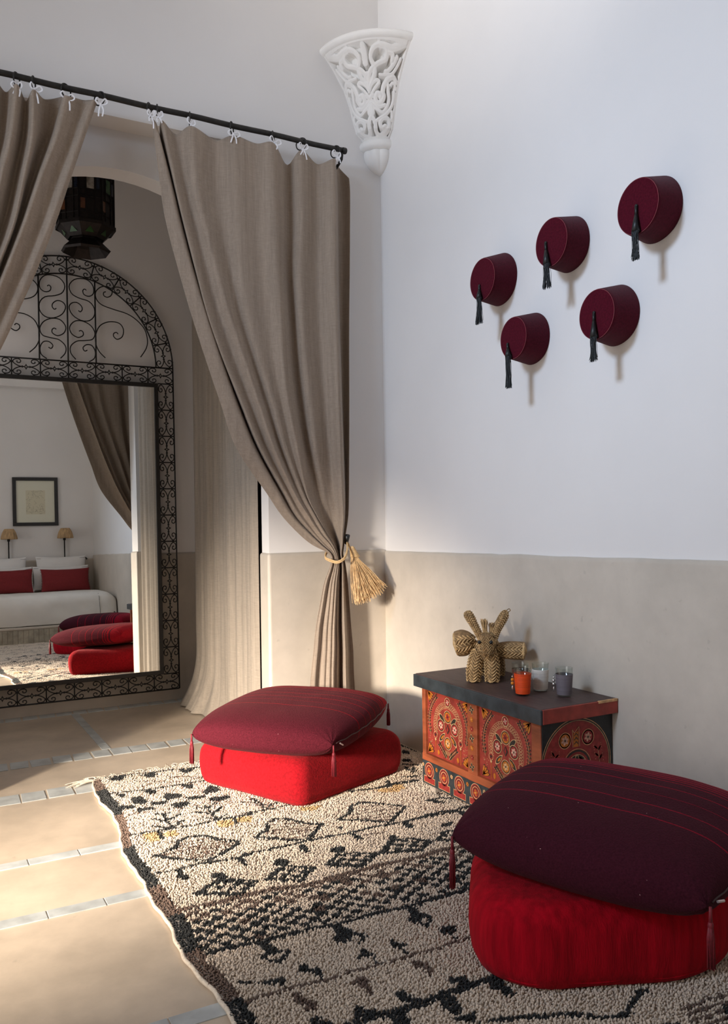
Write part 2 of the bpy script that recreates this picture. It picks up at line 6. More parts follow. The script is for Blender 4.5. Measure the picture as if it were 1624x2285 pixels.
random.seed(7); np.random.seed(7)
sc = bpy.context.scene
COL = sc.collection
PI = math.pi

# ------------------------------------------------------------------ materials
def new_mat(name):
    m = bpy.data.materials.new(name); m.use_nodes = True
    nt = m.node_tree; b = nt.nodes['Principled BSDF']
    return m, nt, b

def mat(name, col, rough=.6, var=.0, vscale=8., bump=.0, bscale=40., metal=0., sheen=0., detail=4., stretch=None,
        col2=None, spec=.5, trans=0., alpha=None):
    m, nt, b = new_mat(name)
    N, Lk = nt.nodes, nt.links
    b.inputs['Base Color'].default_value = (*col, 1)
    b.inputs['Roughness'].default_value = rough
    b.inputs['Metallic'].default_value = metal
    b.inputs['Specular IOR Level'].default_value = spec
    if sheen:
        b.inputs['Sheen Weight'].default_value = sheen
        b.inputs['Sheen Roughness'].default_value = .5
    if trans: b.inputs['Transmission Weight'].default_value = trans
    tc = N.new('ShaderNodeTexCoord'); src = tc.outputs['Object']
    if stretch:
        mp = N.new('ShaderNodeMapping'); mp.inputs['Scale'].default_value = stretch
        Lk.new(src, mp.inputs['Vector']); src = mp.outputs['Vector']
    if var:
        n = N.new('ShaderNodeTexNoise'); n.inputs['Scale'].default_value = vscale; n.inputs['Detail'].default_value = detail
        Lk.new(src, n.inputs['Vector'])
        r = N.new('ShaderNodeValToRGB')
        c2 = col2 if col2 else tuple(max(0, c * (1 - var)) for c in col)
        c1 = tuple(min(1, c * (1 + var * .6)) for c in col)
        r.color_ramp.elements[0].position = .32; r.color_ramp.elements[0].color = (*c2, 1)
        r.color_ramp.elements[1].position = .68; r.color_ramp.elements[1].color = (*c1, 1)
        Lk.new(n.outputs['Fac'], r.inputs['Fac']); Lk.new(r.outputs['Color'], b.inputs['Base Color'])
    if bump:
        n2 = N.new('ShaderNodeTexNoise'); n2.inputs['Scale'].default_value = bscale; n2.inputs['Detail'].default_value = 5
        Lk.new(src, n2.inputs['Vector'])
        bp = N.new('ShaderNodeBump'); bp.inputs['Strength'].default_value = 1; bp.inputs['Distance'].default_value = bump
        Lk.new(n2.outputs['Fac'], bp.inputs['Height']); Lk.new(bp.outputs['Normal'], b.inputs['Normal'])
    return m

def linen(name, col, transl=.12, warp='X'):
    """woven cloth: two crossed streaky noises for the slubs of the yarn"""
    m, nt, b = new_mat(name); N, Lk = nt.nodes, nt.links
    tc = N.new('ShaderNodeTexCoord')
    outs = []
    for s in ((700, 700, 14), (30, 30, 900)):
        mp = N.new('ShaderNodeMapping'); mp.inputs['Scale'].default_value = s
        Lk.new(tc.outputs['Object'], mp.inputs['Vector'])
        n = N.new('ShaderNodeTexNoise'); n.inputs['Scale'].default_value = 1; n.inputs['Detail'].default_value = 2
        Lk.new(mp.outputs['Vector'], n.inputs['Vector']); outs.append(n.outputs['Fac'])
    mp = N.new('ShaderNodeMapping'); mp.inputs['Scale'].default_value = (60, 60, 2.)
    Lk.new(tc.outputs['Object'], mp.inputs['Vector'])
    n3 = N.new('ShaderNodeTexNoise'); n3.inputs['Scale'].default_value = 1; n3.inputs['Detail'].default_value = 3
    Lk.new(mp.outputs['Vector'], n3.inputs['Vector'])
    ad = N.new('ShaderNodeMath'); ad.operation = 'ADD'; Lk.new(outs[0], ad.inputs[0]); Lk.new(outs[1], ad.inputs[1])
    ad2 = N.new('ShaderNodeMath'); ad2.operation = 'MULTIPLY_ADD'; Lk.new(n3.outputs['Fac'], ad2.inputs[0]); ad2.inputs[1].default_value = .8
    Lk.new(ad.outputs[0], ad2.inputs[2])
    r = N.new('ShaderNodeMapRange'); r.inputs[1].default_value = .95; r.inputs[2].default_value = 1.85
    Lk.new(ad2.outputs[0], r.inputs[0])
    mx = N.new('ShaderNodeMix'); mx.data_type = 'RGBA'
    mx.inputs[6].default_value = (*[c * .74 for c in col], 1); mx.inputs[7].default_value = (*[min(1, c * 1.22) for c in col], 1)
    Lk.new(r.outputs[0], mx.inputs[0]); Lk.new(mx.outputs[2], b.inputs['Base Color'])
    b.inputs['Roughness'].default_value = .9; b.inputs['Specular IOR Level'].default_value = .15
    b.inputs['Sheen Weight'].default_value = .15
    bp = N.new('ShaderNodeBump'); bp.inputs['Distance'].default_value = .0006
    Lk.new(ad.outputs[0], bp.inputs['Height']); Lk.new(bp.outputs['Normal'], b.inputs['Normal'])
    tr = N.new('ShaderNodeBsdfTranslucent'); Lk.new(mx.outputs[2], tr.inputs['Color'])
    ms = N.new('ShaderNodeMixShader'); ms.inputs[0].default_value = transl
    out = N['Material Output']
    Lk.new(b.outputs[0], ms.inputs[1]); Lk.new(tr.outputs[0], ms.inputs[2]); Lk.new(ms.outputs[0], out.inputs['Surface'])
    return m

def stripe_wool(name, base, red, stops, dark):
    m, nt, b = new_mat(name); N, Lk = nt.nodes, nt.links
    uv = N.new('ShaderNodeUVMap'); uv.uv_map = 'UVMap'
    sp = N.new('ShaderNodeSeparateXYZ'); Lk.new(uv.outputs[0], sp.inputs[0])
    tc = N.new('ShaderNodeTexCoord')
    n = N.new('ShaderNodeTexNoise'); n.inputs['Scale'].default_value = 30; Lk.new(tc.outputs['Object'], n.inputs['Vector'])
    ma = N.new('ShaderNodeMath'); ma.operation = 'MULTIPLY_ADD'; ma.inputs[1].default_value = .006; Lk.new(n.outputs['Fac'], ma.inputs[0]); Lk.new(sp.outputs['Y'], ma.inputs[2])
    r = N.new('ShaderNodeValToRGB'); r.color_ramp.interpolation = 'CONSTANT'
    e = r.color_ramp.elements
    e[0].position = 0; e[0].color = (*base, 1)
    while len(e) > 1: e.remove(e[-1])
    for a, w in stops:
        x = e.new(a); x.color = (*red, 1)
        if w: y = e.new(a + w); y.color = (*base, 1)
    Lk.new(ma.outputs[0], r.inputs['Fac'])
    n2 = N.new('ShaderNodeTexNoise'); n2.inputs['Scale'].default_value = 240; n2.inputs['Detail'].default_value = 3
    Lk.new(tc.outputs['Object'], n2.inputs['Vector'])
    mr = N.new('ShaderNodeMapRange'); mr.inputs[1].default_value = .3; mr.inputs[2].default_value = .7; mr.inputs[3].default_value = .72; mr.inputs[4].default_value = 1.25
    Lk.new(n2.outputs['Fac'], mr.inputs[0])
    mu = N.new('ShaderNodeVectorMath'); mu.operation = 'SCALE'; Lk.new(r.outputs['Color'], mu.inputs[0]); Lk.new(mr.outputs[0], mu.inputs['Scale'])
    # pale lint flecks
    n4 = N.new('ShaderNodeTexNoise'); n4.inputs['Scale'].default_value = 120; Lk.new(tc.outputs['Object'], n4.inputs['Vector'])
    gt = N.new('ShaderNodeMath'); gt.operation = 'GREATER_THAN'; gt.inputs[1].default_value = .79; Lk.new(n4.outputs['Fac'], gt.inputs[0])
    mx = N.new('ShaderNodeMix'); mx.data_type = 'RGBA'; mx.inputs[7].default_value = (.5, .3, .28, 1)
    Lk.new(gt.outputs[0], mx.inputs[0]); Lk.new(mu.outputs[0], mx.inputs[6])
    Lk.new(mx.outputs[2], b.inputs['Base Color'])
    b.inputs['Roughness'].default_value = .95; b.inputs['Specular IOR Level'].default_value = .1
    b.inputs['Sheen Weight'].default_value = .07; b.inputs['Sheen Roughness'].default_value = .4
    b.inputs['Sheen Tint'].default_value = (.8, .3, .3, 1)
    bp = N.new('ShaderNodeBump'); bp.inputs['Distance'].default_value = .002; Lk.new(n2.outputs['Fac'], bp.inputs['Height']); Lk.new(bp.outputs['Normal'], b.inputs['Normal'])
    return m

M = {}
M['plaster'] = mat('white_plaster', (.80, .78, .765), .75, .035, 1.6, .0012, 9.)
M['carve'] = mat('carved_plaster', (.86, .84, .81), .7, .03, 12, .0008, 60)
def tadelakt(name, col, rough, var, bump=.0015):
    m, nt, b = new_mat(name); N, Lk = nt.nodes, nt.links
    tc = N.new('ShaderNodeTexCoord')
    a = N.new('ShaderNodeTexNoise'); a.inputs['Scale'].default_value = 2.3; a.inputs['Detail'].default_value = 9; a.inputs['Roughness'].default_value = .65
    c = N.new('ShaderNodeTexNoise'); c.inputs['Scale'].default_value = 30; c.inputs['Detail'].default_value = 6
    Lk.new(tc.outputs['Object'], a.inputs['Vector']); Lk.new(tc.outputs['Object'], c.inputs['Vector'])
    r = N.new('ShaderNodeValToRGB')
    r.color_ramp.elements[0].position = .35; r.color_ramp.elements[0].color = (*[x * (1 - var) for x in col], 1)
    r.color_ramp.elements[1].position = .66; r.color_ramp.elements[1].color = (*[min(1, x * (1 + var * .55)) for x in col], 1)
    Lk.new(a.outputs['Fac'], r.inputs['Fac'])
    # sparse brown specks and scuffs
    r2 = N.new('ShaderNodeValToRGB'); r2.color_ramp.elements[0].position = .68; r2.color_ramp.elements[0].color = (0, 0, 0, 1)
    r2.color_ramp.elements[1].position = .76; r2.color_ramp.elements[1].color = (.3, .3, .3, 1)
    Lk.new(c.outputs['Fac'], r2.inputs['Fac'])
    mx = N.new('ShaderNodeMix'); mx.data_type = 'RGBA'; mx.inputs[7].default_value = (*[x * .5 for x in col], 1)
    Lk.new(r2.outputs['Color'], mx.inputs[0]); Lk.new(r.outputs['Color'], mx.inputs[6]); Lk.new(mx.outputs[2], b.inputs['Base Color'])
    mr = N.new('ShaderNodeMapRange'); mr.inputs[3].default_value = rough - .08; mr.inputs[4].default_value = rough + .15
    Lk.new(a.outputs['Fac'], mr.inputs[0]); Lk.new(mr.outputs[0], b.inputs['Roughness'])
    bp = N.new('ShaderNodeBump'); bp.inputs['Distance'].default_value = bump; Lk.new(a.outputs['Fac'], bp.inputs['Height']); Lk.new(bp.outputs['Normal'], b.inputs['Normal'])
    return m
M['dado'] = tadelakt('beige_tadelakt_wall', (.58, .52, .445), .45, .15)
M['floor'] = tadelakt('beige_tadelakt_floor', (.58, .475, .365), .32, .24, .001)
M['tile'] = mat('grey_blue_zellige', (.50, .52, .51), .28, .22, 14, .0012, 24)
M['iron'] = mat('black_iron', (.018, .016, .015), .45, .3, 60, .0004, 200, metal=.4)
M['rod'] = mat('dark_rod_iron', (.022, .02, .018), .5, .3, 60, .0006, 120, metal=.3)
M['frame_black'] = mat('black_frame', (.02, .018, .017), .4, .2, 30)
M['linen'] = linen('grey_beige_linen', (.385, .31, .245), .10)
M['sheer'] = linen('pale_sheer_linen', (.46, .395, .325), .28)
M['ribbon'] = mat('white_ribbon', (.85, .84, .86), .6)
M['raffia'] = mat('golden_raffia', (.78, .54, .28), .6, .3, 90, sheen=.1)
M['rope'] = mat('raffia_rope', (.70, .48, .24), .6, .25, 200, .0005, 400)
M['straw'] = mat('woven_straw', (.60, .40, .19), .7, .45, 90, .0004, 300)
M['straw2'] = mat('woven_straw_dark', (.27, .165, .075), .85, .4, 70)
M['redwool'] = mat('bright_red_wool', (.29, .006, .011), .95, .25, 120, .0022, 260, sheen=.04, spec=.1)
M['red2wool'] = mat('crimson_wool', (.36, .002, .010), .95, .3, 60, .0018, 300, sheen=.02, spec=.1, stretch=(1, 1, .12))
st_a = [(.33, .006), (.44, .005), (.53, .007), (.62, .006), (.70, .006), (.76, .01), (.79, .012), (.82, .02), (.86, 0)]
M['burg'] = stripe_wool('burgundy_striped_wool', (.080, .009, .016), (.28, .006, .014), st_a, None)
st_b = [(.30, .006), (.42, .009), (.54, .006), (.65, .007), (.74, .01), (.77, .012), (.80, .015), (.83, .02), (.87, 0)]
M['maroon'] = stripe_wool('maroon_striped_wool', (.045, .007, .014), (.26, .005, .02), st_b, None)
M['tas_red'] = mat('wine_red_thread', (.20, .012, .022), .6, .3, 200)
M['fez'] = mat('burgundy_felt', (.072, .0035, .012), .95, .25, 160, .0006, 500, sheen=.08, spec=.05)
M['fezedge'] = mat('worn_felt_edge', (.24, .05, .06), .9)
M['blacksilk'] = mat('black_silk_thread', (.008, .010, .011), .45, .3, 400)
M['zip'] = mat('brown_zip', (.05, .02, .02), .6)
M['steel'] = mat('metal_pull', (.7, .6, .6), .35, metal=.8)
M['mirror'] = mat('mirror_silver', (.93, .94, .92), .0, metal=1.)
M['ch_black'] = mat('worn_black_paint', (.02, .022, .022), .5, .35, 30, .001, 60, col2=(.012, .012, .012))
M['ch_blue'] = mat('worn_blue_black_paint', (.035, .045, .05), .5, .4, 25, .001, 60)
M['ch_top'] = mat('worn_maroon_top', (.075, .042, .038), .55, .35, 14, .001, 40, stretch=(6, 1, 1))
M['ch_red'] = mat('worn_red_paint', (.33, .045, .03), .5, .35, 22, .001, 50)
M['ch_or'] = mat('orange_brown_wood', (.34, .085, .032), .5, .4, 16, .001, 50, stretch=(1, .4, 2))
M['p_cream'] = mat('cream_paint_line', (.72, .42, .20), .5, .3, 80)
M['p_orange'] = mat('orange_paint', (.55, .17, .02), .5, .3, 80)
M['p_dark'] = mat('dark_green_paint', (.035, .03, .022), .5, .3, 80)
M['p_red'] = mat('deep_red_paint', (.33, .03, .025), .5, .3, 80)
M['p_pink'] = mat('pinkish_paint', (.75, .42, .3), .5, .3, 80)
M['bare'] = mat('chipped_pale_wood', (.45, .38, .32), .7, .4, 60, .001, 80)
m, nt, b = new_mat('clear_glass'); b.inputs['Roughness'].default_value = .03; b.inputs['Base Color'].default_value = (.9, .93, .92, 1)
tr = nt.nodes.new('ShaderNodeBsdfTransparent'); lw = nt.nodes.new('ShaderNodeLayerWeight'); pw = nt.nodes.new('ShaderNodeMath'); pw.operation = 'POWER'; pw.inputs[1].default_value = 4; nt.links.new(lw.outputs['Facing'], pw.inputs[0]); fz = nt.nodes.new('ShaderNodeMath'); fz.operation = 'MULTIPLY_ADD'; fz.inputs[1].default_value = .45; fz.inputs[2].default_value = .05; nt.links.new(pw.outputs[0], fz.inputs[0]); ms = nt.nodes.new('ShaderNodeMixShader'); gl = nt.nodes.new('ShaderNodeBsdfGlossy'); gl.inputs['Roughness'].default_value = .03
tr.inputs[0].default_value = (.93, .95, .94, 1)
nt.links.new(fz.outputs[0], ms.inputs[0]); nt.links.new(tr.outputs[0], ms.inputs[1]); nt.links.new(gl.outputs[0], ms.inputs[2]); nt.links.new(ms.outputs[0], nt.nodes['Material Output'].inputs['Surface'])
M['glass'] = m
M['g_or'] = mat('orange_thread_wrap', (.85, .075, .004), .6, .15, 60, .0008, 500, stretch=(.05, .05, 4))
M['g_wh'] = mat('off_white_thread_wrap', (.88, .83, .76), .6, .1, 60, .0008, 500, stretch=(.05, .05, 4))
M['g_gr'] = mat('grey_violet_thread_wrap', (.17, .145, .165), .6, .15, 60, .0008, 500, stretch=(.05, .05, 4))
M['g_br'] = mat('dark_brown_thread_wrap', (.10, .04, .025), .6, .15, 60, .0008, 500, stretch=(.05, .05, 4))
M['silver'] = mat('silver_bead', (.75, .74, .72), .25, metal=1.)
M['amber'] = mat('amber_bead', (.70, .25, .02), .3)
M['wax'] = mat('candle_wax', (.75, .68, .55), .5)
M['linwhite'] = mat('white_cotton', (.80, .77, .72), .85, .04, 6, .002, 9)
M['white'] = mat('white_pillow_cotton', (.85, .84, .83), .85, .03, 6, .0015, 12)
M['redcush'] = mat('red_cushion_linen', (.22, .018, .022), .9, .15, 100, .0006, 300)
M['stitch'] = mat('grey_stitching', (.12, .12, .12), .8)
M['raffshade'] = mat('raffia_shade', (.50, .33, .17), .7, .35, 50, .001, 60, stretch=(1, 1, .1))
M['paper'] = mat('cream_mount', (.74, .73, .60), .8)
M['ink'] = mat('ink_lines', (.25, .23, .16), .8)
M['lantern'] = mat('blackened_brass', (.02, .014, .012), .5, .4, 60, .0006, 120, metal=.5)
M['lg_green'] = mat('green_glass', (.03, .10, .025), .2, .4, 30)
M['lg_dark'] = mat('dark_blue_glass', (.01, .016, .035), .2, .4, 30)
M['lg_clear'] = mat('milky_glass', (.42, .38, .33), .2, .5, 40)
M['lg_amber'] = mat('amber_glass', (.14, .05, .02), .2, .4, 30)
M['door_shade'] = mat('doorway_shade', (.03, .022, .018), .6, .3, 20)
M['black_plastic'] = mat('black_hook', (.01, .012, .014), .4)

# ------------------------------------------------------------------ mesh helpers
class MB:
    def __init__(s): s.v = []; s.f = []; s.m = []; s.uv = None
    def add(s, vs, fs, mi=0):
        o = len(s.v); s.v.extend([tuple(map(float, p)) for p in vs])
        s.f.extend([tuple(i + o for i in f) for f in fs]); s.m.extend([mi] * len(fs))
        return s
    def box(s, x0, x1, y0, y1, z0, z1, mi=0):
        vs = [(x, y, z) for z in (z0, z1) for y in (y0, y1) for x in (x0, x1)]
        return s.add(vs, [(0, 2, 3, 1), (4, 5, 7, 6), (0, 1, 5, 4), (2, 6, 7, 3), (0, 4, 6, 2), (1, 3, 7, 5)], mi)
    def tube(s, pts, r, seg=6, mi=0, closed=False, cap=True):
        P = [Vector(p) for p in pts]; n = len(P)
        if n < 2: return s
        rs = r if hasattr(r, '__len__') else [r] * n
        vs = []; up = None
        for i in range(n):
            if closed: t = P[(i + 1) % n] - P[i - 1]
            else: t = P[min(i + 1, n - 1)] - P[max(i - 1, 0)]
            if t.length < 1e-9: t = Vector((0, 0, 1))
            t.normalize()
            if up is None:
                a = Vector((0, 0, 1)) if abs(t.z) < .9 else Vector((1, 0, 0))
                up = (a - t * a.dot(t)).normalized()
            else:
                up = up - t * up.dot(t)
                if up.length < 1e-6: up = t.orthogonal()
                up.normalize()
            b = t.cross(up)
            for k in range(seg):
                a = 2 * PI * k / seg
                vs.append(P[i] + (up * math.cos(a) + b * math.sin(a)) * rs[i])
        fs = []
        m = n if closed else n - 1
        for i in range(m):
            j = (i + 1) % n
            for k in range(seg):
                k2 = (k + 1) % seg
                fs.append((i * seg + k, i * seg + k2, j * seg + k2, j * seg + k))
        if cap and not closed:
            fs.append(tuple(range(seg))[::-1]); fs.append(tuple((n - 1) * seg + k for k in range(seg)))
        return s.add(vs, fs, mi)
    def lathe(s, prof, seg=32, mi=0, c=(0, 0, 0), cap=True, mat4=None, rfun=None):
        vs = []
        for r, z in prof:
            for k in range(seg):
                a = 2 * PI * k / seg
                rr = r * (rfun(a, z) if rfun else 1)
                p = Vector((rr * math.cos(a), rr * math.sin(a), z))
                if mat4: p = mat4 @ p
                vs.append((p.x + c[0], p.y + c[1], p.z + c[2]))
        fs = [(i * seg + k, i * seg + (k + 1) % seg, (i + 1) * seg + (k + 1) % seg, (i + 1) * seg + k) for i in range(len(prof) - 1) for k in range(seg)]
        if cap:
            fs.append(tuple(range(seg))[::-1]); fs.append(tuple((len(prof) - 1) * seg + k for k in range(seg)))
        return s.add(vs, fs, mi)
    def ball(s, c, r, mi=0, seg=12):
        rr = r if hasattr(r, '__len__') else (r, r, r)
        n = seg // 2 + 1
        vs = []
        for i in range(n + 1):
            th = PI * i / n
            for k in range(seg):
                a = 2 * PI * k / seg
                vs.append((c[0] + rr[0] * math.sin(th) * math.cos(a), c[1] + rr[1] * math.sin(th) * math.sin(a), c[2] + rr[2] * math.cos(th)))
        fs = [(i * seg + k, (i + 1) * seg + k, (i + 1) * seg + (k + 1) % seg, i * seg + (k + 1) % seg) for i in range(n) for k in range(seg)]
        return s.add(vs, fs, mi)
    def grid(s, P, mi=0, closed_u=False):
        """P: array (nu,nv,3)"""
        nu, nv = P.shape[:2]
        fs = []
        for i in range(nu if closed_u else nu - 1):
            i2 = (i + 1) % nu
            for j in range(nv - 1):
                fs.append((i * nv + j, i2 * nv + j, i2 * nv + j + 1, i * nv + j + 1))
        return s.add(P.reshape(-1, 3).tolist(), fs, mi)
    def obj(s, name, mats, parent=None, smooth=False, bevel=0, loc=None, solid=0, subd=0, seg=2):
        me = bpy.data.meshes.new(name); me.from_pydata(s.v, [], s.f)
        if not isinstance(mats, (list, tuple)): mats = [mats]
        for m in mats: me.materials.append(M[m] if isinstance(m, str) else m)
        if len(mats) > 1: me.polygons.foreach_set('material_index', s.m)
        if smooth: me.polygons.foreach_set('use_smooth', [True] * len(s.f))
        me.update(); me.validate()
        o = bpy.data.objects.new(name, me); COL.objects.link(o)
        if parent: 
            o.parent = parent
            o.matrix_parent_inverse = Matrix.Translation(parent.location).inverted() if parent.type == 'EMPTY' and parent.rotation_euler.z == 0 else parent.matrix_basis.inverted()
        if bevel:
            b = o.modifiers.new('b', 'BEVEL'); b.width = bevel; b.segments = seg; b.limit_method = 'ANGLE'; b.angle_limit = .6
        if solid:
            q = o.modifiers.new('s', 'SOLIDIFY'); q.thickness = solid; q.offset = 0
        if subd:
            q = o.modifiers.new('d', 'SUBSURF'); q.levels = subd; q.render_levels = subd
        return o

def tag(o, label=None, cat=None, group=None, kind=None):
    if label: o['label'] = label
    if cat: o['category'] = cat
    if group: o['group'] = group
    if kind: o['kind'] = kind
    return o
def thing(name, label, cat, loc, group=None):
    o = bpy.data.objects.new(name, None); COL.objects.link(o); o.location = loc
    o.empty_display_size = .05
    bpy.context.view_layer.update
    o.matrix_basis = Matrix.Translation(loc)
    return tag(o, label, cat, group)
def struct(name, mb, m, parent=None, **k):
    o = mb.obj(name, m, parent, **k); o['kind'] = 'structure'; return o

def cr(P, n):
    """Catmull-Rom through rows of P (k,d) -> (n,d)"""
    P = np.asarray(P, float); k = len(P)
    t = np.linspace(0, k - 1, n); i = np.minimum(t.astype(int), k - 2); f = (t - i)[:, None]
    g = lambda q: P[np.clip(q, 0, k - 1)]
    p0, p1, p2, p3 = g(i - 1), g(i), g(i + 1), g(i + 2)
    f = f.reshape((-1,) + (1,) * (P.ndim - 1))
    return .5 * (2 * p1 + (p2 - p0) * f + (2 * p0 - 5 * p1 + 4 * p2 - p3) * f * f + (3 * p1 - 3 * p2 + p3 - p0) * f ** 3)

# ------------------------------------------------------------------ camera
TH = math.atan(1 / 1.829); S, C_ = math.sin(TH), math.cos(TH); RO = .0147
cam = bpy.data.cameras.new('camera'); co = bpy.data.objects.new('camera', cam); COL.objects.link(co)
cam.sensor_fit = 'HORIZONTAL'; cam.sensor_width = 36; cam.lens = 36 * 1874 / 1624
cam.shift_y = 14.5 / 1624; cam.clip_start = .02
r = Vector((C_, -S, 0)); z = Vector((0, 0, 1)); fw = Vector((S, C_, 0))
cx = r * math.cos(RO) - z * math.sin(RO); cy = r * math.sin(RO) + z * math.cos(RO); cz = -fw
co.matrix_world = Matrix(((cx.x, cy.x, cz.x, 0), (cx.y, cy.y, cz.y, 0), (cx.z, cy.z, cz.z, 1.05), (0, 0, 0, 1)))
sc.camera = co

# ------------------------------------------------------------------ room shell
XR, XL, YA, YC, ZT = 2.03, -2.4, 3.5, -1.5, 4.3
AX0, AX1 = .205, 1.40          # alcove opening
struct('floor', MB().box(XL - .2, XR + .2, YC - .2, 5.2, -.1, 0), 'floor')
struct('ceiling', MB().box(XL - .2, XR + .2, YC - .2, 5.2, ZT, ZT + .1), 'plaster')
struct('wall_right', MB().box(XR, XR + .2, YC - .2, 5.2, 0, ZT), 'plaster')
struct('wall_front', MB().box(XL - .2, XR + .2, YC - .2, YC, 0, ZT), 'plaster')
# left wall with a tall door opening and a high window opening
DY0, DY1, DZ = .3, 2.3, 2.35
WY0, WY1, WZ0, WZ1 = .7, 1.9, 2.75, 3.75
mb = MB().box(XL - .25, XL, YC, DY0, 0, ZT).box(XL - .25, XL, DY1, 5.2, 0, ZT)
mb.box(XL - .25, XL, DY0, DY1, DZ, WZ0).box(XL - .25, XL, DY0, DY1, WZ1, ZT)
mb.box(XL - .25, XL, DY0, WY0, WZ0, WZ1).box(XL - .25, XL, WY1, DY1, WZ0, WZ1)
struct('wall_left', mb, 'plaster')
# wall A with its rectangular recess, then the thinner arched wall behind it
mb = MB().box(XL, AX0, YA, 3.62, 0, ZT).add([(1.428, YA, 0), (XR, YA, 0), (XR, 3.62, 0), (1.442, 3.62, 0), (1.428, YA, ZT), (XR, YA, ZT), (XR, 3.62, ZT), (1.442, 3.62, ZT)], [(0, 1, 5, 4), (1, 2, 6, 5), (2, 3, 7, 6), (3, 0, 4, 7), (4, 5, 6, 7), (3, 2, 1, 0)]).box(AX0, 1.428, YA, 3.62, 2.713, ZT).box(1.42, 1.445, 3.5012, 3.619, 2.713, ZT)
N = 40; ax, aw, zs, ah = .81, .70, 1.879, .670
xs = [ax - aw * math.cos(PI * i / N) for i in range(N + 1)]; zsv = [zs + ah * math.sin(PI * i / N) for i in range(N + 1)]
vs = []; fs = []
for y in (3.62, 3.74):
    for i in range(N + 1): vs += [(xs[i], y, zsv[i]), (xs[i], y, ZT)]
n2 = 2 * (N + 1)
for i in range(N):
    a = 2 * i
    fs += [(a, a + 2, a + 3, a + 1), (n2 + a, n2 + a + 1, n2 + a + 3, n2 + a + 2), (a, n2 + a, n2 + a + 2, a + 2)]
mb.add(vs, fs); mb.box(XL, .11, 3.6202, 3.74, 0, ZT).box(1.51, XR, 3.6202, 3.74, 0, ZT)
struct('wall_back', mb, 'plaster')
# alcove beyond the arch: back wall, two sides (the right one has a dark doorway) and its own lower ceiling
struct('wall_alcove_back', MB().box(-.4, XR, 4.90, 5.1, 0, ZT), 'plaster')
struct('wall_alcove_left', MB().box(-.2, 0.0, 3.74, 3.88, 0, ZT).box(-.2, 0.0, 4.72, 4.9, 0, ZT).box(-.2, 0.0, 3.88, 4.72, 0, .5).box(-.2, 0.0, 3.88, 4.72, 2.5, ZT), 'plaster')  # opening in the left side added to go with the alcove fill lamp
mb = MB().box(1.62, 1.8, 3.74, 3.8, 0, 3.3).box(1.62, 1.8, 4.45, 4.9, 0, 3.3).box(1.62, 1.8, 3.8, 4.45, 2.1, 3.3)
struct('wall_alcove_right', mb, 'plaster')
struct('trim_1', MB().box(0, 1.8, 3.74, 4.9, 3.3, 3.36), 'plaster')
struct('door_1', MB().box(1.74, 1.79, 3.8, 4.45, 0, 2.1), 'door_shade')  # slab closing the doorway, coloured near black for the shade of its recess
# polished lower walls
def dado(name, x0, x1, y0, y1, z1, top, seedv, bev=.012):
    mb = MB(); mb.box(x0, x1, y0, y1, 0, z1)
    return struct(name, mb, 'dado', bevel=bev, seg=3)
def wavy(name, axis, fixed0, fixed1, a0, a1, zf, m='dado'):
    """lower wall skin with a hand made, slightly wandering top edge"""
    n = 90; mb = MB(); P = []
    for i in range(n + 1):
        a = a0 + (a1 - a0) * i / n
        zt = zf(a) + .004 * mn.noise(Vector((a * 5, 3.1, 0))) + .002 * mn.noise(Vector((a * 17, 1.1, 0)))
        d = fixed0 - fixed1
        row = [(fixed1, zt), (fixed1 + d * .45, zt - .001), (fixed1 + d * .9, zt - .006), (fixed0, zt - .016), (fixed0, 0)]
        P.append([(q, a, h) if axis == 'x' else (a, q, h) for q, h in row])
    mb.grid(np.array(P)); 
    return struct(name, mb, m, smooth=True)
wavy('trim_2', 'x', XR - .014, XR, YC, YA, lambda y: .9165 - .0115 * (y - 1.5) if y < 3.5 else .895)
wavy('trim_3', 'y', YC + .014, YC, XL, XR, lambda x: .905)
mb = MB().add([(1.416, 3.486, 0), (XR, 3.486, 0), (XR, 3.625, 0), (1.430, 3.625, 0), (1.416, 3.486, .901), (XR, 3.486, .901), (XR, 3.625, .901), (1.430, 3.625, .901)], [(0, 1, 5, 4), (1, 2, 6, 5), (2, 3, 7, 6), (3, 0, 4, 7), (4, 5, 6, 7), (3, 2, 1, 0)]); struct('trim_4', mb, 'dado', bevel=.015, seg=5)
mb = MB().box(XL, .212, 3.486, 3.62, 0, .901); struct('trim_5', mb, 'dado', bevel=.014, seg=4)
wavy('trim_6', 'y', 4.886, 4.90, 0, 1.62, lambda x: .864)
struct('trim_7', MB().box(1.606, 1.62, 4.46, 4.9, 0, .864), 'dado', bevel=.005)
# ceiling cove above the bed wall
struct('trim_8', MB().box(XL, XR, YC, YC + .12, 3.06, ZT), 'plaster')

# floor inlay strips of zellige, laid flush in the floor
mb = MB()
def quad(c, mi=0, h=.0025):
    vs = [(p[0], p[1], 0.0002) for p in c] + [(p[0], p[1], h) for p in c]
    mb.add(vs, [(4, 5, 6, 7), (0, 1, 5, 4), (1, 2, 6, 5), (2, 3, 7, 6), (3, 0, 4, 7)], mi)
def strip_x(y0, y1, x0, x1, step, gap=.004):
    x = x0
    while x < x1:
        w = step * random.uniform(.93, 1.05); j = lambda: random.uniform(-.003, .003)
        quad([(x + gap + j(), y0 + j()), (x + w - gap + j(), y0 + j()), (x + w - gap + j() + .006, y1 + j()), (x + gap + j() + .006, y1 + j())], 0, .0025 + random.uniform(-.001, .001)); x += w
strip_x(3.392, 3.503, -.6, 1.9, .098)
strip_x(3.868, 3.977, .02, 1.6, .088)
strip_x(4.80, 4.885, .02, 1.6, .085)
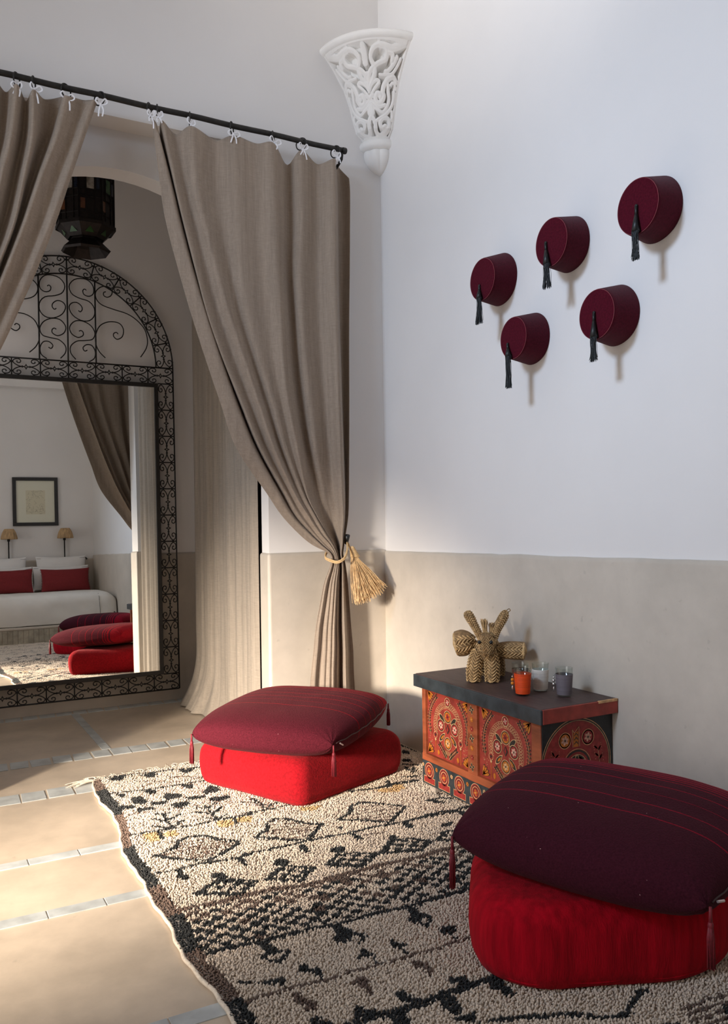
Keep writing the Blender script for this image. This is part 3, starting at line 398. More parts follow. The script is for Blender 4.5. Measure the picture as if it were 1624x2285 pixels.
for y in (2.762, 2.363, 1.712, 1.25, .62):
    x = .3215 - .1515 * 14
    while x < 2.0:
        quad([(x + .0015, y), (x + .150, y), (x + .150, y + .05), (x + .0015, y + .05)]); x += .1515
y = 3.985
while y < 4.78:
    quad([(.785, y), (.825, y), (.825, y + .1), (.785, y + .1)]); y += .104
zt = struct('trim_9', mb, 'tile', bevel=.001)

# ------------------------------------------------------------------ carved corbel in the corner
def corbel():
    zz = np.array([2.835, 2.87, 2.92, 2.985, 3.06, 3.13, 3.17, 3.205]); rr = np.array([.088, .128, .145, .162, .192, .238, .268, .300])
    nu, nv = 170, 260
    p = np.linspace(-1, 1, nu)[:, None]; t = np.linspace(0, 1, nv)[None, :]
    zc = 2.835 + .37 * t; R = np.interp(zc, zz, rr)
    hw = R * PI / 4
    X = p * hw; Y = t * .37 + 0 * p
    strokes = []
    def s(pts, w): strokes.append((pts, w))
    # half pattern, (p, t); mirrored below
    s([(0, .60), (.10, .70), (.30, .76), (.50, .80), (.52, .87), (.38, .925), (.22, .90), (.14, .82), (.22, .74), (.20, .66), (.04, .55)], .0125)
    s([(.36, .925), (.50, .915), (.66, .90), (.80, .93), (.95, .97)], .016)
    s([(.52, .86), (.66, .85), (.68, .79)], .012)
    s([(.78, .83), (.72, .76), (.60, .70), (.52, .69)], .010)
    s([(.88, .82), (.82, .74), (.70, .67), (.50, .66), (.36, .66)], .008)
    s([(.0, .50), (.10, .57), (.26, .61), (.34, .60)], .010)
    s([(.08, .47), (.20, .53), (.34, .58)], .009)
    s([(.88, .60), (.76, .645), (.62, .62), (.50, .56), (.46, .49), (.50, .44), (.40, .38), (.26, .38), (.20, .43), (.28, .475), (.40, .46), (.38, .43)], .0135)
    s([(.90, .53), (.84, .57), (.76, .585), (.72, .56)], .009)
    s([(.62, .57), (.66, .48), (.70, .40), (.62, .32), (.46, .27), (.22, .31), (.10, .34)], .010)
    s([(.86, .50), (.88, .42), (.80, .33), (.62, .25), (.34, .20), (.10, .16)], .010)
    s([(.06, .40), (.20, .36), (.36, .33), (.56, .35)], .011)
    s([(.0, .43), (.10, .46)], .013)
    s([(.0, .24), (.14, .16), (.16, .07), (.36, .03), (.66, .06), (.80, .14), (.70, .20), (.48, .20), (.36, .15), (.46, .10), (.60, .12)], .0125)
    s([(.84, .28), (.90, .22), (.80, .17)], .010)
    s([(.0, .36), (.0, .27)], .022)
    s([(.0, .93), (.0, .84), (.0, .78)], .017)
    s([(.0, .68), (.0, .60), (.0, .54)], .011)
    dist = np.full((nu, nv), 9.)
    ap = np.abs(X)
    for pts, w in strokes:
        q = cr(np.array(pts), 5 * len(pts))
        qx = q[:, 0] * np.interp(2.835 + .37 * q[:, 1], zz, rr) * PI / 4; qy = q[:, 1] * .37
        for a in range(len(q) - 1):
            ax_, ay, bx, by = qx[a], qy[a], qx[a + 1], qy[a + 1]
            dx, dy = bx - ax_, by - ay; L2 = dx * dx + dy * dy + 1e-12
            h = np.clip(((ap - ax_) * dx + (Y - ay) * dy) / L2, 0, 1)
            dd = np.hypot(ap - ax_ - h * dx, Y - ay - h * dy) - w * .84
            dist = np.minimum(dist, dd)
    # border bands
    dist = np.minimum(dist, (hw - ap) - .012)
    dist = np.minimum(dist, (.93 + .035 * (1 - p ** 2) < t) * -1. + (.93 + .035 * (1 - p ** 2) >= t) * 9.)
    dist = np.minimum(dist, (t < .03) * -1. + (t >= .03) * 9.)
    k = np.clip(.5 - dist / .002, 0, 1); k = k * k * (3 - 2 * k)
    crown = .003 * np.clip(-dist / .010, 0, 1)
    depth = -.046 * (1 - k) + crown * (np.abs(p) < .93)
    Rr = R + depth
    ph = (p * .5 + .5) * PI / 2
    P = np.stack([XR - Rr * np.cos(ph) + 0 * Y, YA - Rr * np.sin(ph) + 0 * Y, zc + 0 * Rr], -1)
    mb = MB(); mb.grid(P)
    # top lip, roll below and fluted acorn, all quarter rounds set in the corner
    def quarter(prof, rf=None, n=48):
        Q = np.zeros((n + 1, len(prof), 3))
        for i in range(n + 1):
            a = PI / 2 * i / n
            for j, (rad, z_) in enumerate(prof):
                rad_ = rad * (rf(a, z_) if rf else 1)
                Q[i, j] = (XR - rad_ * math.cos(a), YA - rad_ * math.sin(a), z_)
        mb.grid(Q)
    quarter([(.288, 3.196), (.304, 3.200), (.314, 3.210), (.316, 3.221), (.311, 3.230), (.300, 3.234), (0.0, 3.234)])
    quarter([(.0, 2.845), (.088, 2.842), (.105, 2.832), (.112, 2.815), (.106, 2.798), (.088, 2.790), (.0, 2.79)])
    ac = [(.0, 2.795), (.078, 2.793), (.088, 2.780), (.086, 2.758), (.072, 2.732), (.046, 2.710), (.018, 2.698), (0, 2.695)]
    ac = cr(np.array(ac), 30).tolist()
    quarter(ac, lambda a, z_: 1 + .07 * abs(math.sin(a * 6)), 80)
    o = mb.obj('corner_corbel', 'carve', smooth=True)
    tag(o, 'white carved plaster corbel with scrolling leaves, set high in the corner of the room', 'corbel')
corbel()

# ------------------------------------------------------------------ curtain rod
rod = thing('curtain_rod', 'long black iron curtain rod above the alcove opening', 'curtain rod', (1.0, 3.385, 2.727))
p0, p1 = Vector((-.45, 3.385, 2.735)), Vector((1.775, 3.385, 2.724))
MB().tube([p0.lerp(p1, i / 30) + Vector((0, 0, .0015 * math.sin(i * 1.3))) for i in range(31)], .0115, 10).obj('pole', 'rod', rod, smooth=True)
for x in (1.765, -.40):
    MB().tube([(x, 3.385, 2.715), (x + .004, 3.40, 2.690), (x + .004, 3.45, 2.670), (x + .004, 3.498, 2.668)], .007, 8).obj('bracket', 'rod', rod, smooth=True)
MB().lathe([(.0135, 0), (.0145, .004), (.0145, .016), (.0125, .02)], 16, mat4=Matrix.Rotation(PI / 2, 4, 'Y'), c=(1.766, 3.385, 2.7242)).obj('end_cap', 'rod', rod, smooth=True)

def ring_and_bow(parent, x, topz, seed, sx=1):
    rnd = random.Random(seed)
    a = rnd.uniform(.2, .9) * (1 if rnd.random() < .7 else -1)
    zc = 2.735 - .011 * (x + .45) / 2.2 - .013
    c = Vector((x, 3.385, zc)); pts = []
    for i in range(20):
        t = 2 * PI * i / 20
        pts.append(c + Vector((math.sin(a) * math.sin(t), math.cos(a) * math.sin(t), math.cos(t))) * .0265)
    ro = MB().tube(pts, .0028, 6, closed=True).obj('curtain_ring', 'rod', parent, smooth=True)
    mb = MB(); k = Vector((x, 3.366, zc - .029))
    e = Vector((x, 3.365, topz + .004))
    def rib(P, w=.0026):
        P = cr(np.array(P), 14); Q = np.zeros((14, 2, 3)); 
        for i in range(14):
            t = P[min(i + 1, 13)] - P[max(i - 1, 0)]; n = np.array([-t[2], 0, t[0]]); n = n / (np.linalg.norm(n) + 1e-9)
            Q[i, 0] = P[i] + n * w; Q[i, 1] = P[i] - n * w + np.array([0, .002, 0])
        mb.grid(Q)
    for sg in (-1, 1):
        L = rnd.uniform(.014, .028); dz = rnd.uniform(-.008, .014)
        rib([k, k + Vector((sg * L * .6, -.008, dz + .012)), k + Vector((sg * L, -.006, dz)), k + Vector((sg * L * .5, -.004, dz - .01)), k])
        tl = rnd.uniform(.02, .055)
        rib([k, k + Vector((sg * .008, -.008, -tl * .5)), k + Vector((sg * rnd.uniform(.004, .016), -.006, -tl))])
    mb.tube([c - Vector((0, 0, .026)), k, e], .0022, 5); mb.ball(k, .004, seg=8)
    mb.obj('ribbon_tie', 'ribbon', ro, solid=.0006)

# ------------------------------------------------------------------ curtains
def cloth_obj(name, Pc, nu, nv, m, wr=.0018, seed=0, rip=None):
    """Pc: (cols, rows, 3) control net"""
    Pc = np.asarray(Pc, float)
    A = cr(Pc, nu)                       # across
    A = cr(A.transpose(1, 0, 2), nv).transpose(1, 0, 2)
    for i in range(nu):
        for j in range(nv):
            p = A[i, j]
            w = mn.noise(Vector((i * .11 + seed, j * .012, seed * 3.3))) * 2.2 + mn.noise(Vector((i * .31, j * .05, seed))) * .8
            A[i, j, 1] += wr * w; A[i, j, 0] += wr * .4 * w
    mb = MB(); mb.grid(A)
    return mb, A
mb, A = cloth_obj('c', D['curt'], 190, 230, 'linen', .0016, 2)
cur = thing('gathered_curtain', 'grey-beige linen curtain gathered to the right by a raffia tieback', 'curtain', (1.6, 3.4, 0))
mb.obj('cloth', 'linen', cur, smooth=True, solid=.0018)
tops = [2.690, 2.685, 2.678, 2.672, 2.668, 2.662, 2.655]
for i, x in enumerate(D['rings']): ring_and_bow(cur, x, tops[i] - .01, 30 + i)

def onYpx(x, y, Y):     # world point on a plane of constant depth, used once to lay out the cloth net below
    a = x - 812.; b = 1157. - y; c, s_ = math.cos(RO), math.sin(RO)
    u = (a * c + b * s_) / 1874; v = (b * c - a * s_) / 1874
    dx, dy = S + u * C_, C_ - u * S; k = Y / dy
    return [dx * k, Y, 1.05 + v * k]
rows = [300, 390, 500, 608, 685, 783, 920, 1080, 1200]
cols = [((218, 223), [191, 160, 123, 80, 46, 0, -75, -200, -330], 0.0, .02),
        ((208, 223), [180, 148, 109, 65, 31, -14, -88, -208, -331], -.012, -.02),
        ((185, 223), [158, 122, 84, 40, 5, -38, -108, -222, -333], .012, .02),
        ((147, 213), [126, 92, 54, 12, -20, -62, -128, -236, -335], -.03, -.03),
        ((136, 216), [112, 80, 44, 3, -28, -70, -134, -240, -336], .05, .03),
        ((100, 222), [92, 66, 36, -4, -36, -80, -142, -244, -337], .035, .0),
        ((75, 200), [72, 54, 30, -12, -46, -90, -150, -249, -338], -.03, -.03),
        ((58, 226), [52, 34, 8, -30, -62, -102, -160, -254, -339], .05, .03),
        ((38, 188), [26, 4, -22, -52, -82, -118, -172, -262, -341], -.03, -.03),
        ((12, 205), [4, -18, -40, -68, -96, -130, -182, -267, -342], .03, .02),
        ((-20, 168), [-30, -45, -65, -90, -115, -145, -195, -272, -344], -.03, -.03),
        ((-55, 190), [-60, -70, -85, -105, -128, -155, -200, -275, -345], .03, .02),
        ((-90, 150), [-92, -95, -105, -120, -140, -165, -205, -278, -347], -.02, -.02),
        ((-130, 150), [-130, -130, -135, -145, -160, -180, -215, -283, -350], .05, .03)]
net = []
for ci, (tp, xs_, o1, o2) in enumerate(cols):
    col = [onYpx(*tp, 3.385 + min(o1, .03))]
    for k, (yy, xx) in enumerate(zip(rows, xs_)):
        w = max(0, (k - 5) / 3.); col.append(onYpx(xx, yy, 3.385 + o1 * (1 - w) + o2 * w + .012 * w))
    b = col[-1]
    for h, sp in ((.72, 1.2), (.5, 2.0), (.25, 2.6), (.01, 3.0)):
        col.append([b[0] + (6.5 - ci) / 13. * .04 * sp, 3.40 + o2 * 1.2, h])
    net.append(col)
mb, A = cloth_obj('c2', net, 150, 170, 'linen', .0016, 5)
cl = thing('gathered_curtain', 'grey-beige linen curtain at the left end of the rod, drawn away to the left', 'curtain', (.2, 3.4, 0))
mb.obj('cloth', 'linen', cl, smooth=True, solid=.0018)
for i, x in enumerate(D['ringsL'] + [.27, .10]): ring_and_bow(cl, x, 2.675, 50 + i)

# sheer curtain hanging across the right side of the alcove
net = np.zeros((37, 14, 3))
hz = [2.62, 2.4, 2.1, 1.8, 1.5, 1.2, .9, .65, .45, .28, .16, .08, .03, .008]
fold = [.0, -.012, .014, -.008, .01, -.016, .018, -.004, .012, -.02, .02, -.006]
for i in range(37):
    u = i / 36.
    for j, h in enumerate(hz):
        y = 3.705 + 1.045 * u
        x = 1.458 + .02 * u + 1.25 * fold[(i * 5) % 12] * (1 if i % 2 else -1) * (.6 + .5 * (1 - h / 2.6))
        k = max(0, (.30 - h) / .30)
        if u > .45: x -= (.10 * k ** 2) * min(1, (u - .45) * 4); y += .03 * k ** 2 * (u - .5)
        net[i, j] = (x, y, h)
mb, A = cloth_obj('c3', net, 200, 110, 'sheer', .0022, 9)
o = mb.obj('sheer_curtain', 'sheer', smooth=True, solid=.0012)
tag(o, 'pale sheer linen curtain hanging to the floor inside the alcove, right of the mirror', 'curtain')

# hook and raffia tieback
hk = MB().tube([(1.768, 3.486, .948), (1.768, 3.44, .948), (1.768, 3.405, .950)], [.005, .005, .0055], 10)
hk.tube([(1.768, 3.405, .935), (1.766, 3.395, .955), (1.764, 3.385, .975)], [.007, .010, .012], 12)
tag(hk.obj('wall_hook', 'black_plastic', smooth=True), 'small black wall hook holding the raffia tieback', 'hook')
tb = thing('curtain_tieback', 'golden raffia tassel tieback around the gathered curtain', 'tieback', (1.77, 3.39, .92))
for dx in (0, .007):
    loop = [(1.768, 3.400, .948 - dx), (1.745, 3.352, .915 - dx), (1.715, 3.322, .880 - dx), (1.685, 3.325, .862 - dx), (1.668, 3.355, .866 - dx),
            (1.668, 3.42, .880 - dx), (1.70, 3.455, .91 - dx), (1.75, 3.452, .94 - dx), (1.772, 3.41, .945 - dx), (1.775, 3.385, .918)]
    MB().tube(cr(np.array(loop), 60), .0038, 8).obj('rope', 'rope', tb, smooth=True)
mb = MB(); top = Vector((1.782, 3.375, .918))
for i in range(420):
    u = random.random(); v = random.uniform(-1, 1)
    # fan hangs down and spreads to the right
    a = .02 + u * .72
    L = .255 * random.uniform(.90, 1.04) * (1 - .06 * u)
    e = top + Vector((math.sin(a) * L, v * .026 - .012, -math.cos(a) * L))
    m1 = top + Vector((math.sin(a * .6) * .045 + random.uniform(-.003, .003), v * .013, -.045))
    m2 = m1.lerp(e, .5) + Vector((random.uniform(-.012, .012), random.uniform(-.006, .006), random.uniform(-.008, .004)))
    s0 = top + Vector((random.uniform(-.007, .007), random.uniform(-.007, .007), 0))
    P = cr(np.array([s0, m1, m2, e + Vector((random.uniform(-.006, .006), 0, 0))]), 8)
    mb.tube(P, random.uniform(.0007, .0013), 4, cap=False)
mb.obj('tassel_skirt', 'raffia', tb, smooth=True)
mb = MB()
for i in range(9):
    mb.tube([top + Vector((math.cos(t) * (.011 + .0012 * i) + .0018 * i, math.sin(t) * (.011 + .001 * i), -.004 - .0045 * i)) for t in np.linspace(0, 2 * PI, 14)[:-1]], .0028, 6, closed=True)
mb.ball(top + Vector((0, 0, 0)), (.011, .011, .008)); mb.obj('tassel_head', 'rope', tb, smooth=True)

# ------------------------------------------------------------------ mirror in wrought iron frame
mir = bpy.data.objects.new('arched_mirror', None); COL.objects.link(mir)
tag(mir, 'tall arched mirror in a black wrought iron scrollwork frame leaning on the alcove wall', 'mirror')
TI, YW = .025, .008
# local frame: x right, z up, y away from the room; mirror plane y=0
nrm = Vector((-YW, -1, TI)).normalized()
zl = (Vector((0, 0, 1)) - nrm * nrm.z).normalized(); xl = zl.cross(nrm) * 1.0
xl = nrm.cross(zl) * -1
if xl.x < 0: xl = -xl
O = Vector((.807, 4.842, 1.0))
mir.matrix_world = Matrix(((xl.x, -nrm.x, zl.x, O.x), (xl.y, -nrm.y, zl.y, O.y), (xl.z, -nrm.z, zl.z, O.z), (0, 0, 0, 1)))
def mo(mb, name, m, parent=mir, **k):
    o = mb.obj(name, m, None, **k); o.parent = parent; return o
GX, GZ0, GZ1 = .473, .190 - 1, 1.831 - 1
OX, OZ0, OZ1 = .585, .078 - 1, 1.946 - 1
mo(MB().box(-GX, GX, 0, .004, GZ0, GZ1), 'mirror_glass', 'mirror')
mb = MB(); w = .022
mb.box(-GX - w, GX + w, -.008, .012, GZ1 - .001, GZ1 + w).box(-GX - w, GX + w, -.008, .012, GZ0 - w, GZ0 + .001)
mb.box(-GX - w, -GX + .001, -.008, .012, GZ0, GZ1).box(GX - .001, GX + w, -.008, .012, GZ0, GZ1)
mo(mb, 'inner_frame', 'frame_black', bevel=.002)
mo(MB().box(-GX - .01, GX + .01, .006, .014, GZ0 - .01, GZ1 + .01), 'back_board', 'frame_black')
br = .0042
def bar(P, name='frame_bar', r_=br, **k): return mo(MB().tube(P, r_, 8, **k), name, 'iron', smooth=True)
for p in ([(-OX, 0, OZ0), (OX, 0, OZ0)], [(-OX, 0, OZ0), (-OX, 0, OZ1)], [(OX, 0, OZ0), (OX, 0, OZ1)], [(-OX, 0, OZ1), (OX, 0, OZ1)]): bar(p)
bar([(OX * math.cos(a), 0, OZ1 + OX * math.sin(a)) for a in np.linspace(0, PI, 60)], 'arch_bar')
RI = .487
bar([(RI * math.cos(a), 0, OZ1 + RI * math.sin(a)) for a in np.linspace(0, PI, 60)], 'arch_bar')
def panel_curves():
    """two pairs of curls back to back with a small star between, unit cell x in [-.5,.5], z in [-.5,.5]"""
    cs = []
    for sx in (-1, 1):
        for sz in (-1, 1):
            pts = [(.11, 0), (.17, .012), (.25, .035), (.36, .12), (.445, .24), (.44, .36), (.37, .44), (.27, .455), (.20, .40), (.185, .30), (.225, .23), (.29, .235), (.32, .29), (.295, .335)]
            cs.append([(sx * x, sz * z_) for x, z_ in pts])
    star = []
    for k in range(16):
        a = k * PI / 8; rr_ = {0: .085, 1: .045, 2: .028, 3: .045}[k % 4] if k % 4 != 2 else .030
        star.append((rr_ * math.cos(a), rr_ * math.sin(a) * 1.15))
    return cs, star
PC, ST = panel_curves()
def panel_mesh(L, W, rot):
    mb = MB()
    def tr(x, z_):
        x, z_ = x * L, z_ * W
        return (x, 0, z_) if not rot else (-z_, 0, x)
    for c in PC:
        q = cr(np.array(c), 36); mb.tube([tr(*p) for p in q], .0028, 6)
        ex = c[4]; a = tr(c[4][0] * 1.08, c[4][1]); b = tr(c[7][0], c[7][1] * 1.07)
        mb.ball(b, .0058, seg=8)
        mb.ball(tr(math.copysign(.475, c[0][0]), math.copysign(.28, c[1][1])), .0055, seg=8)
    mb.tube([tr(x * .5 / L * .155 * 1.9, z_ * .5 / W * .115 * 2.6) for x, z_ in ST], .0026, 6, closed=True)
    for sx in (-1, 1):
        mb.tube([tr(sx * .075, 0), tr(sx * .20, 0)], .0035, 6); mb.tube([tr(sx * .115, 0), tr(sx * .15, 0)], .0062, 8)
    return mb
def add_panels(L, W, rot, places):
    me = None
    for (x, z_, a) in places:
        if me is None:
            o = mo(panel_mesh(L, W, rot), 'scroll_panel', 'iron', smooth=True); me = o
        else:
            o = me.copy(); COL.objects.link(o)
        o.location = (x, 0, z_); o.rotation_euler = (0, -a, 0)
bw = OX - GX - w; bm = (OX + GX + w) / 2
bh = (GZ0 - w) - OZ0; zb = (OZ0 + GZ0 - w) / 2
Lh = (2 * OX) / 7.6
nside = 11; Lv = (GZ1 - GZ0 + 2 * w) / nside
add_panels(Lv, bw, True, [(sx * bm, GZ0 - w + Lv * (i + .5), 0) for sx in (1, -1) for i in range(nside)])
nb = 8; Lb = 2 * OX / nb
add_panels(Lb, bh, False, [(-OX + Lb * (i + .5), zb, 0) for i in range(nb)] + [(-OX + Lb * (i + .5), (GZ1 + w + OZ1) / 2, 0) for i in range(nb)])
for sx in (1, -1):
    for i in range(0, nside + 1):
        z_ = GZ0 - w + Lv * i; bar([(sx * (GX + w), 0, z_), (sx * OX, 0, z_)], 'cross_bar', .0036)
for i in range(1, nb):
    x = -OX + Lb * i
    bar([(x, 0, OZ0), (x, 0, GZ0 - w)], 'cross_bar', .0036); bar([(x, 0, GZ1 + w), (x, 0, OZ1)], 'cross_bar', .0036)
na = 12; Rm = (OX + RI) / 2
add_panels(PI * Rm / na, OX - RI, False, [(Rm * math.cos(a), OZ1 + Rm * math.sin(a), a - PI / 2) for a in [PI * (i + .5) / na for i in range(na)]])
for i in range(1, na):
    a = PI * i / na; bar([(RI * math.cos(a), 0, OZ1 + RI * math.sin(a)), (OX * math.cos(a), 0, OZ1 + OX * math.sin(a))], 'cross_bar', .0036)
for x in (-.150, 0, .150): bar([(x, 0, OZ1), (x, 0, OZ1 + math.sqrt(RI ** 2 - x * x))], 'upright_bar', .0042)
bar([(0, 0, OZ1 + RI), (0, 0, OZ1 + OX)], 'upright_bar', .0042)
for cset, half in ((D['scr'], True), (D['outer'], False)):
    for c in cset:
        q = cr(np.array(c), 70)
        for sg in (1, -1):
            mo(MB().tube([(sg * p[0], 0, OZ1 + p[1]) for p in q], .0030, 6), 'scroll', 'iron', smooth=True)

# ------------------------------------------------------------------ Moroccan lantern
lan = thing('hanging_lantern', 'dark octagonal brass lantern with coloured glass hanging in the alcove', 'lantern', (.805, 4.30, 2.37))
def octa(r_, z_, ph=PI / 8): return [(.805 + r_ * math.cos(ph + k * PI / 4), 4.30 + r_ * math.sin(ph + k * PI / 4), z_) for k in range(8)]
mb = MB()
def loft(rings_, mi=0, ph=PI / 8):
    vs = []
    for r_, z_ in rings_: vs += octa(r_, z_, ph)
    fs = [(i * 8 + k, i * 8 + (k + 1) % 8, (i + 1) * 8 + (k + 1) % 8, (i + 1) * 8 + k) for i in range(len(rings_) - 1) for k in range(8)]
    mb.add(vs, fs, mi)
loft([(.138, 2.50), (.138, 2.93), (.06, 3.02), (.02, 3.05)])
loft([(.146, 2.495), (.146, 2.512), (.138, 2.515)]); loft([(.146, 2.495), (.138, 2.50)])
mb.obj('body', 'lantern', lan)
mb = MB(); loft([(.138, 2.50), (.088, 2.447)]); mb.obj('underside', 'lantern', lan)
mb = MB(); loft([(.074, 2.452), (.074, 2.440), (.082, 2.432), (.120, 2.395), (.112, 2.385), (.078, 2.425), (.070, 2.440), (.074, 2.452)]); mb.obj('crown', 'lantern', lan)
mb = MB()
for k in range(8):
    a0 = PI / 8 + k * PI / 4; a1 = a0 + PI / 4
    for j in range(9):
        f = (j + .5) / 9
        for rr_, zz_ in ((.094, 2.419), (.104, 2.409)):
            x = (math.cos(a0) * (1 - f) + math.cos(a1) * f) * (rr_ + .001); y = (math.sin(a0) * (1 - f) + math.sin(a1) * f) * (rr_ + .001)
            mb.ball((.805 + x, 4.30 + y, zz_ - .003), .0022, seg=6)
mb.obj('pierced_dots', 'lg_clear', lan)
cols_ = ['lg_green', 'lg_dark', 'lg_amber', 'lg_clear']
for k in range(8):
    am = k * PI / 4 + PI / 4; n_ = Vector((math.cos(am), math.sin(am), 0)); t_ = Vector((-math.sin(am), math.cos(am), 0))
    ap = .138 * math.cos(PI / 8)
    # relief: uprights and rails on each face
    mbr = MB(); c0 = Vector((.805, 4.30, 0)) + n_ * (ap + .002)
    for s_ in (-.050, -.022, .022, .050):
        a = c0 + t_ * s_; mbr.tube([a + Vector((0, 0, 2.515)), a + Vector((0, 0, 2.93))], .0025, 5)
    for h in (2.545, 2.62, 2.655, 2.73, 2.77, 2.85): mbr.tube([c0 + t_ * -.05 + Vector((0, 0, h)), c0 + t_ * .05 + Vector((0, 0, h))], .002, 5)
    mbr.obj('relief', 'lantern', lan)
    def pane(w_, z0, z1, s_, m):
        p = [c0 + n_ * .0005 + t_ * (s_ - w_) + Vector((0, 0, z0)), c0 + n_ * .0005 + t_ * (s_ + w_) + Vector((0, 0, z0)), c0 + n_ * .0005 + t_ * (s_ + w_) + Vector((0, 0, z1)), c0 + n_ * .0005 + t_ * (s_ - w_) + Vector((0, 0, z1))]
        q = [v - n_ * .002 for v in p]
        MB().add(p + q, [(0, 1, 2, 3), (4, 7, 6, 5), (0, 4, 5, 1), (1, 5, 6, 2), (2, 6, 7, 3), (3, 7, 4, 0)]).obj('glass_pane', m, lan)
    pane(.017, 2.66, 2.725, 0, 'lg_clear' if k in (4, 5) else 'lg_green')
    pane(.011, 2.56, 2.61, -.036, 'lg_amber'); pane(.008, 2.66, 2.72, .036, 'lg_dark'); pane(.006, 2.785, 2.80, 0, 'lg_green')
    a = Vector((.805, 4.30, 2.462)) + n_ * .100; b2 = Vector((.805, 4.30, 2.487)) + n_ * .115
    dn = Vector((0, 0, -.002)) + n_ * -.001
    MB().add([a - t_ * .02 + dn, a + t_ * .02 + dn, b2 + dn, a - t_ * .02, a + t_ * .02, b2], [(0, 1, 2), (3, 5, 4), (0, 3, 4, 1), (1, 4, 5, 2), (2, 5, 3, 0)]).obj('glass_pane', 'lg_green', lan)
MB().tube([(.805, 4.30, 3.04), (.805, 4.30, 3.31)], .004, 6).obj('chain', 'lantern', lan)

# ------------------------------------------------------------------ fez hats
HP = [('deep burgundy fez with black tassel on the right wall, nearest the room corner', [2.555, 1.909], 1.745 + 0),
      ('burgundy fez hung lowest of the five, its tassel nearest the dado', None, 0),
      ('burgundy fez in the middle of the upper row, its black tassel split in two strands', None, 0),
      ('largest-looking burgundy fez, highest of the five on the right wall', None, 0),
      ('burgundy fez right of the lowest fez and beneath the highest one', None, 0)]
# tassel knot start and tip in metres on the wall (Y, Z) relative to the crown centre
TS = [((.012, -.022), -.194, 2), ((.026, -.018), -.205, 1), ((.022, .003), -.182, 2), ((.0, .0), -.188, 1), ((.006, .005), -.175, 1)]
for hi, (yf, zf, rf, yb, zb_, rb) in enumerate(D['hats']):
    t = thing('fez_hat', HP[hi][0], 'hat', (XR, yb, zb_), 'fezzes hung on the right wall')
    mb = MB(); seg = 64; prof = []
    Hh = .118; A0 = Vector((XR - .0015, yb, zb_)); A1 = Vector((XR - Hh, yf + (yb - yf) * .1, zf))
    ey = Vector((0, 1, 0)); ez = Vector((0, 0, 1))
    Q = np.zeros((seg, 22, 3))
    for k in range(seg):
        a = 2 * PI * k / seg
        flat = 1 - .035 * max(0, math.cos(a + PI / 2 + .35)) ** 6      # slight crease low on the brim
        prf = [(0, 0, rb - .004), (0, 0, rb)] + [(f, 0, rb * (1 - f) + rf * f) for f in np.linspace(.02, .94, 12)]
        prf += [(.97, 0, rf * .995), (.99, 0, rf * .98), (1.0, 0, rf * .95), (1.0, 0, rf * .9), (1.0, 0, rf * .6), (.999, 0, rf * .35), (.998, 0, rf * .15), (.998, 0, 0)]
        for j, (f, _, rad) in enumerate(prf):
            c = A0.lerp(A1, f)
            w_ = 1 + .008 * math.sin(3 * a + hi) * (1 - f)
            p = c + ey * (rad * math.cos(a) * w_ * .97) + ez * (rad * math.sin(a) * (flat if f < .9 else 1))
            Q[k, j] = p
    mb.grid(Q, closed_u=True); mb.obj('felt_crown', 'fez', t, smooth=True)
    mb = MB(); mb.tube([A1 + Vector((.0012, 0, 0)) + ey * (rf * .985 * math.cos(a) * .97) + ez * (rf * .985 * math.sin(a)) for a in np.linspace(0, 2 * PI, 72)[:-1]], .0009, 5, closed=True)
    mb.obj('crown_edge', 'fezedge', t, smooth=True)
    (dy, dz), tip, split = TS[hi]
    xo = A1.x - .004
    st = Vector((xo, A1.y + dy, A1.z + dz)); rl = rf
    edge = Vector((xo - .008, A1.y + dy * .6 - .004, A1.z - math.sqrt(max(0, rl ** 2 - dy ** 2)) + .006))
    kn = MB(); kn.ball(st, (.004, .006, .006), seg=10)
    kn.tube([st, st.lerp(edge, .35)], [.0048, .0045], 8)
    e1 = st.lerp(edge, .35); kn.tube([e1, e1.lerp(edge, .5), edge], [.005, .009, .0125], 10)
    ko = kn.obj('tassel', 'blacksilk', t, smooth=True)
    sk = MB(); rnd = random.Random(hi)
    for i in range(110):
        g = (i % 2) if split == 2 else 0
        base = edge + Vector((rnd.uniform(-.006, .004), rnd.uniform(-.012, .012), 0))
        cxx = (-.011 if g == 0 else .013) if split == 2 else 0
        e = Vector((edge.x - .001 + rnd.uniform(-.006, .004), edge.y - cxx + rnd.uniform(-.011, .011) * (.7 if split == 2 else 1.3), A1.z + tip + .03 + rnd.uniform(-.006, .008)))
        mid = base.lerp(e, .4) + Vector((rnd.uniform(-.002, .002), rnd.uniform(-.003, .003), 0))
        sk.tube(cr(np.array([base, mid, e]), 7), .0008, 4, cap=False)
    sk.obj('tassel_threads', 'blacksilk', ko, smooth=True)

# ------------------------------------------------------------------ poufs and cushions
def tassel(parent, top, L, m='tas_red', r_=.008, lean=(0, 0)):
    top = Vector(top); mb = MB()
    mb.tube([top, top + Vector((lean[0] * .3, lean[1] * .3, -L * .12)), top + Vector((lean[0] * .4, lean[1] * .4, -L * .30))], [.003, .0035, .004], 8)
    h = top + Vector((lean[0] * .4, lean[1] * .4, -L * .30)); mb.ball(h, (.0062, .0062, .009), seg=10)
    for i in range(42):
        a = random.uniform(0, 2 * PI); q = math.sqrt(random.random())
        s0 = h + Vector((math.cos(a), math.sin(a), 0)) * .004
        e = h + Vector((math.cos(a) * r_ * q + lean[0], math.sin(a) * r_ * q + lean[1], -L * .70 * random.uniform(.95, 1.02)))
        mb.tube([s0, s0.lerp(e, .3) + Vector((math.cos(a), math.sin(a), 0)) * .002, e], .0013, 4)
    mb.obj('tassel', m, parent, smooth=True)

